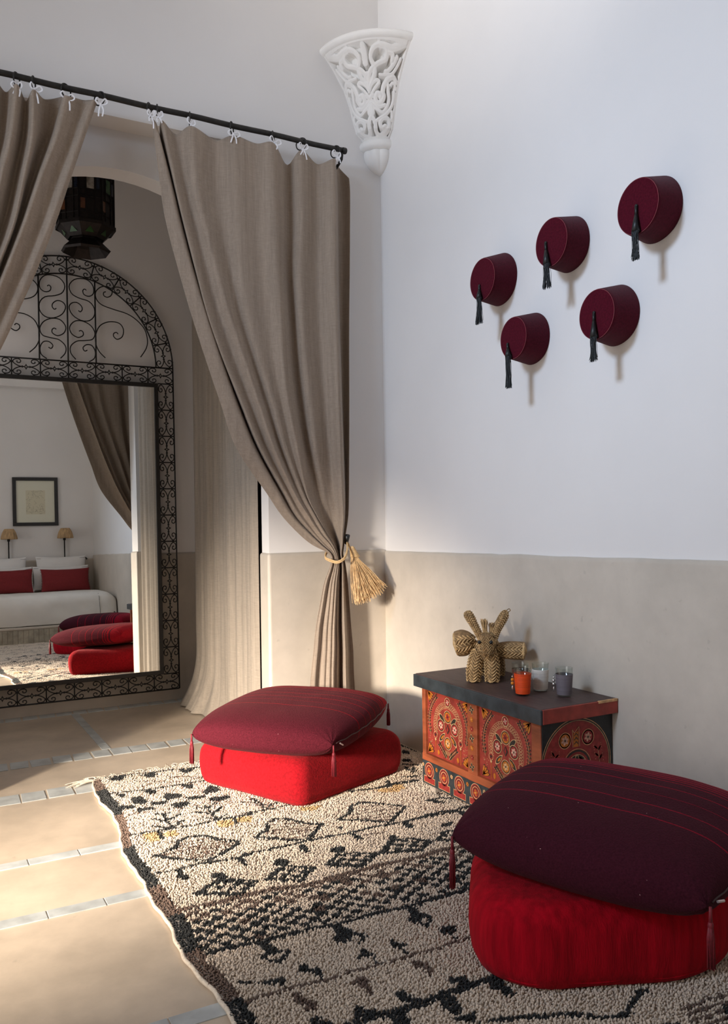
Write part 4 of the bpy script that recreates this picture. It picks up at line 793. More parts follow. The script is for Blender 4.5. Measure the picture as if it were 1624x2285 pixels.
def pillow(name, label, cat, corners, zc, T, m, nx=90, lean=0, puff=.40, seamz=None, bulge=.03, floorz=None, grp=None, tz=None):
    """cushion with a seam all round; corners in XY (A,B,C,D), A-B is the side without stripes"""
    A_, B_, C2, D2 = [Vector((*c, 0)) for c in corners]
    ce = (A_ + B_ + C2 + D2) / 4
    t = thing(name, label, cat, (ce.x, ce.y, zc - T), grp)
    n = nx; P = np.zeros((n + 1, 2 * n + 1, 3)); UV = []
    def pos(u, v):    # -1..1
        a, b = (u + 1) / 2, (v + 1) / 2
        p = A_ * (1 - a) * (1 - b) + B_ * a * (1 - b) + C2 * a * b + D2 * (1 - a) * b
        d = p - ce
        # sides swell outward between the corners
        su = bulge * (1 - v * v) ** 1 * u * abs(u) ** 1.5; sv = bulge * (1 - u * u) * v * abs(v) ** 1.5
        eu = ((B_ + C2) - (A_ + D2)).normalized(); ev = ((C2 + D2) - (A_ + B_)).normalized()
        p = p + eu * su + ev * sv
        # pinch the very corners in a little
        return p
    vs = []; uvs = []; fs = []
    s_ = np.sin(np.linspace(-PI / 2, PI / 2, n + 1))
    s_ = np.sign(s_) * np.abs(s_) ** .92
    idx = {}
    for side in (1, -1):
        for i in range(n + 1):
            for j in range(n + 1):
                rim = i in (0, n) or j in (0, n)
                if side == -1 and rim: idx[(side, i, j)] = idx[(1, i, j)]; continue
                u, v = s_[i], s_[j]; p = pos(u, v)
                prof = ((1 - abs(u) ** 3.4) * (1 - abs(v) ** 3.4)) ** puff
                z_ = zc + side * T * prof + (seamz(u, v) if seamz else 0)
                z_ += .0022 * mn.noise(Vector((u * 3, v * 3, side * 2.))) * prof
                # gathers radiating from the corners
                rcx = math.hypot(1 - abs(u), 1 - abs(v))
                z_ += side * .004 * math.sin(math.atan2(1 - abs(v), 1 - abs(u) + 1e-6) * 14) * math.exp(-rcx * 9) * (0 if rim else 1)
                if floorz is not None: z_ = max(z_, floorz)
                idx[(side, i, j)] = len(vs); vs.append((p.x, p.y, z_)); uvs.append(((u + 1) / 2, (v + 1) / 2))
        for i in range(n):
            for j in range(n):
                q = (idx[(side, i, j)], idx[(side, i + 1, j)], idx[(side, i + 1, j + 1)], idx[(side, i, j + 1)])
                fs.append(q if side == 1 else q[::-1])
    mb = MB(); mb.add(vs, fs); o = mb.obj('cushion_cover', m, t, smooth=True)
    uvl = o.data.uv_layers.new(name='UVMap'); li = np.zeros(len(o.data.loops), dtype=np.int32); o.data.loops.foreach_get('vertex_index', li)
    uvl.data.foreach_set('uv', np.array(uvs)[li].ravel())
    return t, pos, (lambda u, v: zc + (seamz(u, v) if seamz else 0))

def seam(t, pos, zf, side, name, m, r_=.0022, a=-.92, b=.92, off=.004):
    mb = MB(); P = []
    for k in range(50):
        q = a + (b - a) * k / 49
        u, v = {'AB': (q, -1), 'BC': (1, q), 'CD': (q, 1), 'DA': (-1, q)}[side]
        p = pos(u * (1 if side in ('AB', 'CD') else 1.0), v); 
        ce_ = pos(0, 0); d = (p - ce_).normalized() * off * .3
        P.append((p.x + d.x, p.y + d.y, zf(u, v) + .0015 * math.sin(k * .8)))
    mb.tube(P, r_, 6); return mb.obj(name, m, t, smooth=True)

def boxpouf(name, label, corners, z0, z1, m, rad, grp, n=26, bulge=.02, rz=.05):
    A_, B_, C2, D2 = [Vector((*c, 0)) for c in corners]; ce = (A_ + B_ + C2 + D2) / 4
    eu = (B_ - A_).normalized(); ev = (D2 - A_).normalized(); lu = (B_ - A_).length / 2; lv = (D2 - A_).length / 2
    t = thing(name, label, 'pouf', (ce.x, ce.y, z0), grp)
    # rounded rectangle outline
    out = []
    for (su, sv), a0 in (((1, -1), -PI / 2), ((1, 1), 0), ((-1, 1), PI / 2), ((-1, -1), PI)):
        for k in range(13):
            a = a0 + PI / 2 * k / 12
            out.append(((lu - rad) * su + rad * math.cos(a), (lv - rad) * sv + rad * math.sin(a)))
    # densify the straight sides
    o2 = []
    for i in range(len(out)):
        p, q = out[i], out[(i + 1) % len(out)]; L = math.hypot(q[0] - p[0], q[1] - p[1]); k = max(1, int(L / .012))
        for s_ in range(k): o2.append((p[0] + (q[0] - p[0]) * s_ / k, p[1] + (q[1] - p[1]) * s_ / k))
    H_ = z1 - z0; rings_ = []
    prof = [(.0, 0), (.5, 0), (.88, .0), (.955, .004), (.985, .014), (.995, .03)] 
    nz = 14
    for k in range(1, nz + 1): prof.append((1.0, .03 + (H_ - .03 - rz) * k / nz))
    for k in range(1, 11):
        a = PI / 2 * k / 10; prof.append((('r', math.cos(a)), H_ - rz + rz * math.sin(a)))
    Q = []
    for f, h in prof:
        row = []
        for (x, y) in o2:
            L = math.hypot(x, y)
            if isinstance(f, tuple): x2, y2 = x * (1 - rz * (1 - f[1]) / L), y * (1 - rz * (1 - f[1]) / L)
            else: x2, y2 = x * f, y * f
            bl = 1 + bulge * math.sin(PI * min(1, h / H_)) / L * .8 if (isinstance(f, tuple) or f >= .98) else 1
            nz_ = .003 * mn.noise(Vector((x * 9, y * 9, h * 9)))
            p = ce + eu * (x2 * bl) + ev * (y2 * bl); row.append((p.x + nz_, p.y + nz_, z0 + h))
        Q.append(row)
    for g in (.8, .55, .3, .1, 0):
        row = []
        for (x, y) in o2:
            L = math.hypot(x, y); k = g * (1 - rz / L)
            p = ce + eu * x * k + ev * y * k; row.append((p.x, p.y, z1 + .012 * (1 - g ** 2)))
        Q.append(row)
    P = np.array(Q).transpose(1, 0, 2)
    mb = MB(); mb.grid(P, closed_u=True); mb.obj('pouf_cover', m, t, smooth=True)
    mb = MB(); mb.tube([tuple(ce + eu * x * 1.003 + ev * y * 1.003 + Vector((0, 0, z0 + .022 + .002 * math.sin(x * 40)))) for x, y in o2], .0022, 5, closed=True)
    mb.obj('bottom_seam', m, t, smooth=True)
    return t
RUGZ = .012
boxpouf('floor_pouf', 'bright red wool floor pouf under the striped cushion beside the tied curtain', [(1.005, 3.235), (1.222, 2.742), (1.775, 2.935), (1.545, 3.43)], RUGZ, .190, 'redwool', .045, 'red wool poufs on the rug')
t, pos, zf = pillow('floor_cushion', 'burgundy cushion with thin red stripes and tassels, stacked on the pouf beside the tied curtain', 'cushion',
    [(.915, 3.01), (1.295, 2.625), (1.735, 3.00), (1.355, 3.385)], .278, .078, 'burg', puff=.34, seamz=lambda u, v: .012 * v - .004 * u, grp='striped cushions stacked on the poufs')
o = seam(t, pos, zf, 'BC', 'zip', 'zip')
MB().tube([pos(1, -.88) + Vector((.006, -.006, zf(1, -.88) - .002)), pos(1, -.84) + Vector((.010, -.008, zf(1, -.84) - .012))], .0025, 6).obj('zip_pull', 'steel', o)
for (u, v) in ((-1, -1), (1, -1), (1, 1)):
    p = pos(u, v); tassel(t, (p.x + .004 * u, p.y - .004, zf(u, v)), .108 if v < 0 else .09)
boxpouf('floor_pouf', 'large crimson wool floor pouf in the right foreground beneath the darker cushion', [(1.06, 1.475), (1.63, 1.23), (1.96, 1.67), (1.39, 1.915)], RUGZ, .200, 'red2wool', .19, 'red wool poufs on the rug')
t, pos, zf = pillow('floor_cushion', 'dark maroon cushion with thin red stripes in the right foreground, stacked on the crimson pouf', 'cushion',
    [(1.155, 1.69), (1.415, 1.165), (1.94, 1.43), (1.665, 1.955)], .284, .090, 'maroon', seamz=lambda u, v: -.010 - .012 * u + .008 * v, grp='striped cushions stacked on the poufs')
o = seam(t, pos, zf, 'BC', 'zip', 'zip')
MB().tube([pos(1, -.90) + Vector((.006, -.006, zf(1, -.9))), pos(1, -.86) + Vector((.016, -.008, zf(1, -.86) - .004))], .003, 6).obj('zip_pull', 'steel', o)
for (u, v) in ((-1, -1), (1, -1), (1, 1)):
    p = pos(u, v); tassel(t, (p.x + .004 * u, p.y - .005, zf(u, v)), .125)

# ------------------------------------------------------------------ painted chest
CX0, CX1, CY0, CY1, CZ = 1.715, 2.012, 2.02, 2.70, .412
chest = thing('painted_chest', 'low wooden chest painted red and black with floral medallions against the right wall', 'chest', (1.86, 2.36, .012))
mb = MB().box(CX0 + .012, CX1, CY0 + .004, CY1 - .004, .048, CZ); mb.obj('body', 'ch_red', chest, bevel=.002)
mb = MB().box(1.700, 2.014, 1.998, 2.722, .412, .457, 0); mb.obj('lid', 'ch_top', chest, bevel=.003)
MB().box(1.694, 1.703, 1.994, 2.726, .409, .4545).obj('lid_front_edge', 'ch_blue', chest, bevel=.002)
MB().box(1.703, 2.014, 1.992, 2.0005, .410, .4555).obj('lid_side_edge', 'ch_red', chest, bevel=.002)
MB().box(1.93, 2.012, 1.9905, 1.997, .449, .4575).obj('worn_edge', 'p_cream', chest, bevel=.001)
for x, y in ((CX0 + .03, CY1 - .04), (CX0 + .03, CY0 + .04), (CX1 - .03, CY1 - .04), (CX1 - .03, CY0 + .04)):
    MB().box(x - .013, x + .013, y - .017, y + .017, .012, .05).obj('leg', 'bare', chest, bevel=.002)
fr_ = MB()
fr_.box(CX0, CX0 + .02, CY1 - .022, CY1, .128, CZ).box(CX0, CX0 + .02, CY0, CY0 + .045, .128, CZ).box(CX0, CX0 + .02, 2.352, 2.408, .128, CZ)
fr_.box(CX0 - .002, CX0 + .02, CY0, CY1, .134, .160).box(CX0, CX0 + .02, CY0, CY1, .400, CZ)
fr_.obj('front_frame', 'ch_or', chest, bevel=.003)
MB().box(CX0 - .001, CX0 + .014, CY0, CY1, .046, .134).obj('base_board', 'ch_blue', chest, bevel=.002)
MB().box(CX0 + .004, CX1, CY0 - .002, CY0 + .006, .046, CZ).obj('side_board', 'ch_black', chest, bevel=.001)

class Orn:
    """flat painted ornament built in thin layers on a plane"""
    def __init__(s, f): s.f = f; s.mb = MB(); s.k = 0
    def poly(s, pts, mi, lay=1):
        h = .0004 + .00025 * lay
        n = len(pts); s.mb.add([s.f(x, y, h) for x, y in pts], [tuple(range(n))], mi)
    def disc(s, x, y, r_, mi, lay=1, n=24): s.poly([(x + r_ * math.cos(2 * PI * i / n), y + r_ * math.sin(2 * PI * i / n)) for i in range(n)], mi, lay)
    def ring(s, x, y, r_, w_, mi, lay=1, a0=0, a1=2 * PI, n=30):
        h = .0004 + .00025 * lay; vs = []; fs = []
        for i in range(n + 1):
            a = a0 + (a1 - a0) * i / n
            for q in (r_ - w_ / 2, r_ + w_ / 2): vs.append(s.f(x + q * math.cos(a), y + q * math.sin(a), h))
        for i in range(n): fs.append((2 * i, 2 * i + 1, 2 * i + 3, 2 * i + 2))
        s.mb.add(vs, fs, mi)
    def line(s, pts, w_, mi, lay=2):
        h = .0004 + .00025 * lay
        for i in range(len(pts) - 1):
            (x0, y0), (x1, y1) = pts[i], pts[i + 1]; L = math.hypot(x1 - x0, y1 - y0) + 1e-9; nx, ny = -(y1 - y0) / L * w_ / 2, (x1 - x0) / L * w_ / 2
            s.mb.add([s.f(x0 + nx, y0 + ny, h), s.f(x0 - nx, y0 - ny, h), s.f(x1 - nx, y1 - ny, h), s.f(x1 + nx, y1 + ny, h)], [(0, 1, 2, 3)], mi)
    def petal(s, x, y, a, L, w_, mi, lay=2, outline=None):
        pts = [(0, 0), (.3, .42), (.65, .5), (.9, .3), (1, 0), (.9, -.3), (.65, -.5), (.3, -.42)]
        T_ = lambda sc_: [(x + math.cos(a) * px * L * sc_ + L * (1 - sc_) * .5 * math.cos(a) - math.sin(a) * py * w_ * sc_, y + math.sin(a) * px * L * sc_ + L * (1 - sc_) * .5 * math.sin(a) + math.cos(a) * py * w_ * sc_) for px, py in pts]
        if outline is not None: s.poly(T_(1.22), outline, lay); lay += 1
        s.poly(T_(1), mi, lay)
    def flower(s, x, y, r_, mi, n=6, lay=3, c=None, outline=None):
        for i in range(n): s.petal(x, y, 2 * PI * i / n + .3, r_, r_ * .55, mi, lay, outline)
        if c is not None: s.disc(x, y, r_ * .2, c, lay + 2, 10)
    def med(s, x, y, r_, fill, fl, n=6):
        s.ring(x, y, r_, .0022, 0, 5); s.disc(x, y, r_ * .93, 2, 3); s.disc(x, y, r_ * .80, fill, 4); s.flower(x, y, r_ * .62, fl, n, 5, 2)
    def branch(s, pts, n, L, w_, mi=2, dots=0, lay=2):
        q = cr(np.array(pts), n + 1)
        s.line([tuple(p) for p in q], .0016, 0, lay + 3)
        for i in range(1, n + 1):
            t = q[min(i + 1, n)] - q[i - 1]; a = math.atan2(t[1], t[0])
            for sg in (1, -1):
                s.petal(q[i][0], q[i][1], a + sg * .75, L, w_, mi, lay, 1 if (i + sg) % 3 == 0 else None)
                e = (q[i][0] + math.cos(a + sg * .75) * L * 1.15, q[i][1] + math.sin(a + sg * .75) * L * 1.15)
                s.disc(e[0], e[1], .0013, 0, lay + 3, 6)
OM = ['p_cream', 'p_orange', 'p_dark', 'p_red', 'p_pink']     # 0..4
def front_map(yc, zc, off=0.):
    return lambda x, y, h: (CX0 + .012 - off - h, yc - x, zc + y)
def panel_orn(yc, w_, name):
    o = Orn(front_map(yc, .281)); k = w_ / .27
    for (x, y, fill, fl) in ((0, .040, 1, 3), (-.044, .002, 3, 4), (.044, .002, 3, 4), (0, -.056, 1, 0)): o.med(x * k, y, .0225, fill, fl, 6)
    o.med(0, .094, .016, 3, 4, 4)
    o.poly([(-.011, -.005), (0, .013), (.011, -.005), (0, -.022)], 2, 6); o.poly([(-.006, -.005), (0, .008), (.006, -.005), (0, -.016)], 3, 7)
    # cross-hatched arch
    for i in range(34):
        a = math.radians(-22) + math.radians(224) * i / 33; b = a + .11
        for (r0, r1) in ((.073, .090), (.090, .073)):
            o.line([(r0 * math.cos(a) * k, r0 * math.sin(a) + .0), (r1 * math.cos(b) * k, r1 * math.sin(b) + .0)], .0016, 0, 3)
    o.ring(0, 0, .0925, .0012, 0, 3, math.radians(-20), math.radians(200)); o.ring(0, 0, .071, .0012, 0, 3, math.radians(-20), math.radians(200))
    for sg in (-1, 1):
        o.ring(sg * .080 * k, -.040, .0115, .002, 0, 5); o.disc(sg * .080 * k, -.040, .0105, 3, 4); o.flower(sg * .08 * k, -.040, .007, 2, 5, 5)
        o.line([(sg * .080 * k, -.052), (sg * .080 * k, -.115)], .0022, 1, 3)
        o.poly([(sg * .074 * k, -.056), (sg * .080 * k, -.05), (sg * .086 * k, -.056), (sg * .08 * k, -.063)], 0, 5)
        o.petal(sg * .020 * k, .018, PI / 2 - sg * .95, .040, .016, 2, 3, 0); o.petal(sg * .020 * k, -.024, -PI / 2 + sg * .8, .045, .016, 2, 3, 0)
        o.petal(sg * .024 * k, -.030, -PI / 2 + sg * .8, .026, .008, 1, 6)
        o.branch([(sg * .112 * k, -.045), (sg * .122 * k, .01), (sg * .108 * k, .06), (sg * .075 * k, .100)], 15, .013, .005)
        o.branch([(sg * .006, -.113), (sg * .022, -.096), (sg * .052 * k, -.072)], 9, .013, .005)
        for cx_, cy_, a0 in ((sg * .128 * k, .113, -PI / 2 - sg * PI / 4), (sg * .128 * k, -.113, PI / 2 + sg * PI / 4)):
            for j in range(4): o.petal(cx_, cy_, a0 + (j - 1.5) * .36, .036, .010, 1, 3, 2)
        o.petal(sg * .104 * k, -.112, PI / 2, .02, .012, 1, 3); o.petal(sg * .062 * k, -.114, PI / 2, .022, .014, 1, 3)
        for j in range(14): o.disc(sg * (.095 + .03 * random.random()) * k, -.10 + .05 * random.random(), .0014, 0, 4, 6)
    for j in range(9): o.line([((j - 4) * .0035, -.10), ((j - 4) * .0035, -.082 - .002 * (j % 2))], .0009, 0, 4)
    return o.mb.obj(name, OM, chest)
panel_orn(2.5445, .27, 'painted_panel'); panel_orn(2.2085, .265, 'painted_panel')
o = Orn(front_map(2.38, .281, .0125))
for j in range(7):
    y = .10 - j * .033
    if j % 3 == 0: o.flower(0, y, .014, 2, 4, 2, 0, outline=0)
    else: o.flower(0, y, .010, 1 if j % 3 == 1 else 3, 6, 2, 0)
o.mb.obj('painted_stile', OM, chest)
o = Orn(lambda x, y, h: (CX0 - .001 - h, 2.36 - x, .090 + y))
nb_ = 7; sp_ = .68 / nb_
for j in range(nb_):
    x = -.34 + sp_ * (j + .5)
    o.disc(x, .010, .0315, 0, 1); o.disc(x, .010, .0295, 3, 2); o.ring(x, .010, .0245, .002, 2, 3); o.ring(x, .010, .0200, .0022, 0, 3); o.disc(x, .010, .0165, 2, 4); o.disc(x, .010, .0145, 3, 5); o.flower(x, .010, .012, 1, 4, 6, 0)
    o.poly([(x - .037, -.037), (x + .037, -.037), (x + .037, -.013), (x + .022, -.013), (x + .0, -.013), (x - .022, -.013), (x - .037, -.013)], 0, 1)
    o.poly([(x - .0352, -.0352), (x + .0352, -.0352), (x + .0352, -.0148), (x - .0352, -.0148)], 3, 2)
    if j < nb_ - 1: o.flower(x + sp_ / 2, .026, .0085, 0 if j % 2 else 1, 6, 2, 2)
o.flower(-.333, .026, .0075, 0, 6, 2, 2)
o.mb.obj('painted_border', OM, chest)
o = Orn(lambda x, y, h: (1.858 + x, CY0 - .002 - h, .262 + y))
o.disc(0, 0, .146, 0, 1, 60); o.disc(0, 0, .1435, 2, 2, 60); o.ring(0, 0, .138, .002, 0, 3, n=60); o.disc(0, 0, .136, 3, 3, 60)
o.ring(0, -.012, .060, .002, 0, 5, n=40); o.ring(0, -.012, .054, .006, 2, 5, n=40); o.ring(0, -.012, .042, .002, 0, 6, n=40); o.disc(0, -.012, .041, 2, 5, 40); o.disc(0, -.012, .036, 3, 5, 40)
for i in range(6): o.petal(0, -.012, PI / 6 + i * PI / 3, .040, .016, 1 if i % 3 == 0 else 2, 7, 0)
for sg in (-1, 1):
    o.med(sg * .048, .080, .025, 1 if sg < 0 else 3, 4, 6)
    o.branch([(sg * .085, -.085), (sg * .098, -.03), (sg * .090, .035)], 14, .020, .006)
    o.branch([(sg * .045, -.118), (sg * .078, -.095), (sg * .11, -.06)], 8, .014, .005)
o.line([(-.016, .055), (-.018, .112), (-.010, .100), (.010, .118), (.012, .055)], .002, 0, 7); o.poly([(-.012, .055), (-.013, .098), (.008, .104), (.008, .055)], 1, 5)
for j in range(3): o.line([(-.010, .064 + j * .013), (-.002, .072 + j * .013), (.006, .064 + j * .013)], .003, 2, 6)
o.mb.obj('painted_side', OM, chest)

# ------------------------------------------------------------------ straw donkey
TZ = .4578
dk = thing('straw_donkey', 'woven straw donkey with side baskets standing on the painted chest', 'figurine', (1.83, 2.45, TZ))
ex = Vector((.77, -.64, 0)).normalized(); ey_ = Vector((.64, .77, 0)).normalized(); DO = Vector((1.812, 2.440, TZ))
def dl(x, y, z_): return DO + ex * x + ey_ * y + Vector((0, 0, z_))
def weave(mb, pts, rad, around=10, step=.0102, flat=1.0, w_=.0050, lift=.0034, core=True, seed=0):
    """herringbone braid wrapped over a tube-like form"""
    P = cr(np.array([list(p) for p in pts]), 60); R = cr(np.array([[q] for q in rad]), 60)[:, 0]
    L = np.r_[0, np.cumsum(np.linalg.norm(np.diff(P, axis=0), axis=1))]
    if core: mb.tube([tuple(p) for p in P], [max(.001, q * .93) for q in R], 14, 1)
    tot = L[-1]; n = max(3, int(tot / step)); rnd = random.Random(seed)
    up = None
    def fr(s_):
        s_ = min(max(s_, 0), tot); c = np.array([np.interp(s_, L, P[:, k]) for k in range(3)]); c2 = np.array([np.interp(min(s_ + .002, tot), L, P[:, k]) for k in range(3)]); c1 = np.array([np.interp(max(s_ - .002, 0), L, P[:, k]) for k in range(3)])
        t = Vector(c2 - c1).normalized(); a = Vector((0, 0, 1)) if abs(t.z) < .8 else Vector((1, 0, 0)) 
        a = Vector((.31, .95, .05)) if abs(t.z) >= .8 else a
        u = (a - t * a.dot(t)).normalized(); return Vector(c), t, u, t.cross(u), np.interp(s_, L, R)
    def surf(s_, a, h):
        c, t, u, b, r_ = fr(s_); return c + (u * math.cos(a) * flat + b * math.sin(a)) * (r_ + h)
    for i in range(n + 1):
        for j in range(around):
            a0 = 2 * PI * j / around; sg = 1 if j % 2 else -1
            s0 = tot * i / n; da = 2 * PI / around
            jit = rnd.uniform(-.15, .15)
            A0_ = a0 - da * .62; A1_ = a0 + da * .62; s1 = s0 + step * 1.25 * sg * (1 + jit); s00 = s0 - step * .35 * sg
            pts_ = []
            for f in (0, .5, 1):
                aa = A0_ + (A1_ - A0_) * f; ss = s00 + (s1 - s00) * f; hh = lift * (math.sin(PI * f) * .9 + .1) + rnd.uniform(0, .0006)
                pts_.append(surf(ss, aa, hh))
            c, t, u, b, r_ = fr(s0)
            w2 = w_ * rnd.uniform(.8, 1.1) * .5
            vs = []
            for q, p in enumerate(pts_):
                ww = w2 * (1, 1, .75)[q]; nrm_ = (p - c); nrm_ = (nrm_ - t * nrm_.dot(t)).normalized()
                vs += [p + t * ww - nrm_ * .0012, p + nrm_ * .0006, p - t * ww - nrm_ * .0012]
            mb.add(vs, [(0, 1, 4, 3), (1, 2, 5, 4), (3, 4, 7, 6), (4, 5, 8, 7)], 0)
SM = ['straw', 'straw2']
def dpart(name, pts, rad, **k):
    mb = MB(); weave(mb, pts, rad, **k); return mb.obj(name, SM, dk)
dpart('leg', [dl(-.034, 0, .004), dl(-.034, 0, .035), dl(-.028, .004, .075), dl(-.018, .012, .11)], [.023, .025, .024, .022], seed=1)
dpart('leg', [dl(.031, 0, .004), dl(.031, .0, .035), dl(.030, .004, .075), dl(.022, .012, .11)], [.023, .025, .025, .022], seed=2)
dpart('leg', [dl(-.022, .115, .004), dl(-.022, .115, .04), dl(-.016, .11, .10)], [.018, .020, .020], seed=3)
dpart('leg', [dl(.052, .115, .004), dl(.052, .115, .04), dl(.045, .11, .10)], [.018, .020, .020], seed=4)
dpart('body', [dl(.004, -.010, .098), dl(.006, .02, .108), dl(.010, .07, .115), dl(.014, .125, .11), dl(.016, .145, .10)], [.022, .037, .040, .036, .014], around=11, seed=5)
hd = dpart('head', [dl(.012, -.006, .172), dl(.012, -.020, .160), dl(.013, -.028, .140), dl(.013, -.036, .116), dl(.013, -.034, .100)], [.012, .026, .027, .021, .010], around=15, step=.0085, w_=.0036, lift=.0016, seed=6)
dpart('ear', [dl(-.008, -.004, .160), dl(-.026, 0, .195), dl(-.048, .004, .235), dl(-.056, .006, .248), dl(-.058, .006, .252)], [.012, .013, .0165, .012, .002], around=7, step=.008, w_=.0042, lift=.0026, seed=7)
dpart('ear', [dl(.040, .0, .158), dl(.052, .004, .19), dl(.072, .008, .23), dl(.080, .010, .248), dl(.083, .010, .256)], [.012, .013, .016, .012, .002], around=7, step=.008, w_=.0042, lift=.0026, seed=8)
mb = MB()
for i in range(130):
    a = random.uniform(0, 2 * PI); g = i % 2; q = .007 * math.sqrt(random.random())
    b0 = dl(.010 + .018 * g, .0 + .012 * g, .160); s0 = b0 + Vector((math.cos(a) * q, math.sin(a) * q, 0))
    mb.tube([s0, s0 + Vector((math.cos(a) * q * .3 - .003 + g * .006, math.sin(a) * q * .3, .035)), s0 + Vector((math.cos(a) * q * .9 - .006 + g * .010, math.sin(a) * q, random.uniform(.058, .068) - g * .015))], .0008, 4)
mb.obj('mane', 'straw', dk)
for sx in (-.010, .031): MB().ball(dl(sx, -.050, .150), .0066, seg=12).obj('eye', 'black_plastic', dk, smooth=True)
mb = MB(); mb.tube([dl(.013 + .027 * math.cos(a), -.030 + .026 * math.sin(a), .112 + .004 * math.sin(2 * a)) for a in np.linspace(0, 2 * PI, 24)[:-1]], .0017, 5, closed=True)
mb.tube(cr(np.array([dl(.04, -.01, .112), dl(.050, .0, .145), dl(.056, .01, .185), dl(.040, .01, .21), dl(.030, .01, .195)]), 20), .0014, 5)
mb.tube(cr(np.array([dl(.083, .010, .254), dl(.094, .010, .262), dl(.098, .008, .255), dl(.088, .008, .250)]), 14), .0016, 5)
mb.tube(cr(np.array([dl(.083, .010, .254), dl(.06, .005, .24), (dl(.045, .003, .215)), dl(.03, .0, .205)]), 14), .0015, 5)
mb.obj('bridle', 'straw2', dk)
def basket(x0, x1, z0, z1, r0, r1, y0, seed):
    mb = MB(); n = 5
    pts = [dl(x0 + (x1 - x0) * i / n, y0, z0 + (z1 - z0) * i / n) for i in range(n + 1)]; rad = [r0 + (r1 - r0) * (.0, .55, .85, 1.0, 1.0, .93)[i] for i in range(n + 1)]
    weave(mb, pts, rad, around=15 if seed == 11 else 13, step=.0128, w_=.0066, lift=.0034, seed=seed, flat=.8, core=True)
    # woven rim cord and flat plaited end
    t = (pts[-1] - pts[-2]).normalized(); u = Vector((0, 0, 1)); u = (u - t * u.dot(t)).normalized(); b = t.cross(u)
    for q in range(6):
        rr_ = rad[-1] * (.97 - .17 * q)
        mb.tube([pts[-1] + t * (.001 + .0015 * q) + (u * math.cos(a) * .8 + b * math.sin(a)) * rr_ for a in np.linspace(0, 2 * PI, 26)[:-1]], .0046, 6, 0, closed=True)
    mb.obj('basket', SM, dk)
basket(-.030, -.098, .142, .128, .018, .052, .045, 11)
basket(.050, .142, .108, .106, .028, .036, .050, 12)

# ------------------------------------------------------------------ tea glasses
def tea(x, y, wrap, label, beads, bm, rot):
    t = thing('tea_glass', label, 'glass', (x, y, TZ), 'wrapped tea glasses on the chest')
    mb = MB(); mb.lathe([(.0, .002), (.0200, .001), (.0222, .004), (.0228, .008), (.0288, .092), (.0290, .0935), (.0280, .0935), (.0272, .091), (.0214, .010), (.0, .009)], 40, c=(x, y, TZ), cap=False)
    mb.obj('glass_body', 'glass', t, smooth=True)
    mb = MB(); mb.lathe([(.0236, .006), (.0240, .008), (.0284, .070), (.0283, .0725), (.0277, .0727), (.0233, .008)], 40, c=(x, y, TZ), cap=False)
    mb.obj('thread_wrap', wrap, t, smooth=True)
    MB().lathe([(.0, .0095), (.0205, .0100), (.0240, .062), (.0, .063)], 32, c=(x, y, TZ), cap=False).obj('candle', 'wax', t, smooth=True)
    a = rot; d = Vector((math.cos(a), math.sin(a), 0)); b0 = Vector((x, y, TZ)) + d * .0335
    mb = MB(); mb.tube([Vector((x, y, TZ + .070)) + d * .0292, b0 + Vector((0, 0, .062)), b0 + Vector((0, 0, .018))], .0007, 5); 
    for h in beads: mb.ball(b0 + Vector((0, 0, h)), (.0058, .0058, .0055), 1, seg=12)
    mb.ball(b0 + Vector((0, 0, beads[0] + .010)), (.003, .003, .003), 2, seg=8)
    mb.ball(b0 + Vector((0, 0, beads[-1] - .016)), (.0026, .0026, .009), 2, seg=8)
    mb.obj('bead_charm', ['stitch', bm, 'silver'], t, smooth=True)
la = math.atan2(.597, -.802)
tea(1.7893, 2.1935, 'g_or', 'tea glass wrapped in bright orange thread with amber beads', [.050, .038], 'amber', la - .1)
tea(1.835, 2.262, 'g_br', 'dark-wrapped tea glass hidden behind the orange glass', [.050, .038], 'silver', la + 2)
tea(1.886, 2.218, 'g_wh', 'tea glass wrapped in off-white thread with silver beads', [.056, .046, .036], 'silver', la - .1)
tea(1.893, 2.109, 'g_gr', 'tea glass wrapped in grey-violet thread, rightmost on the chest', [.050, .038], 'silver', la - .1)

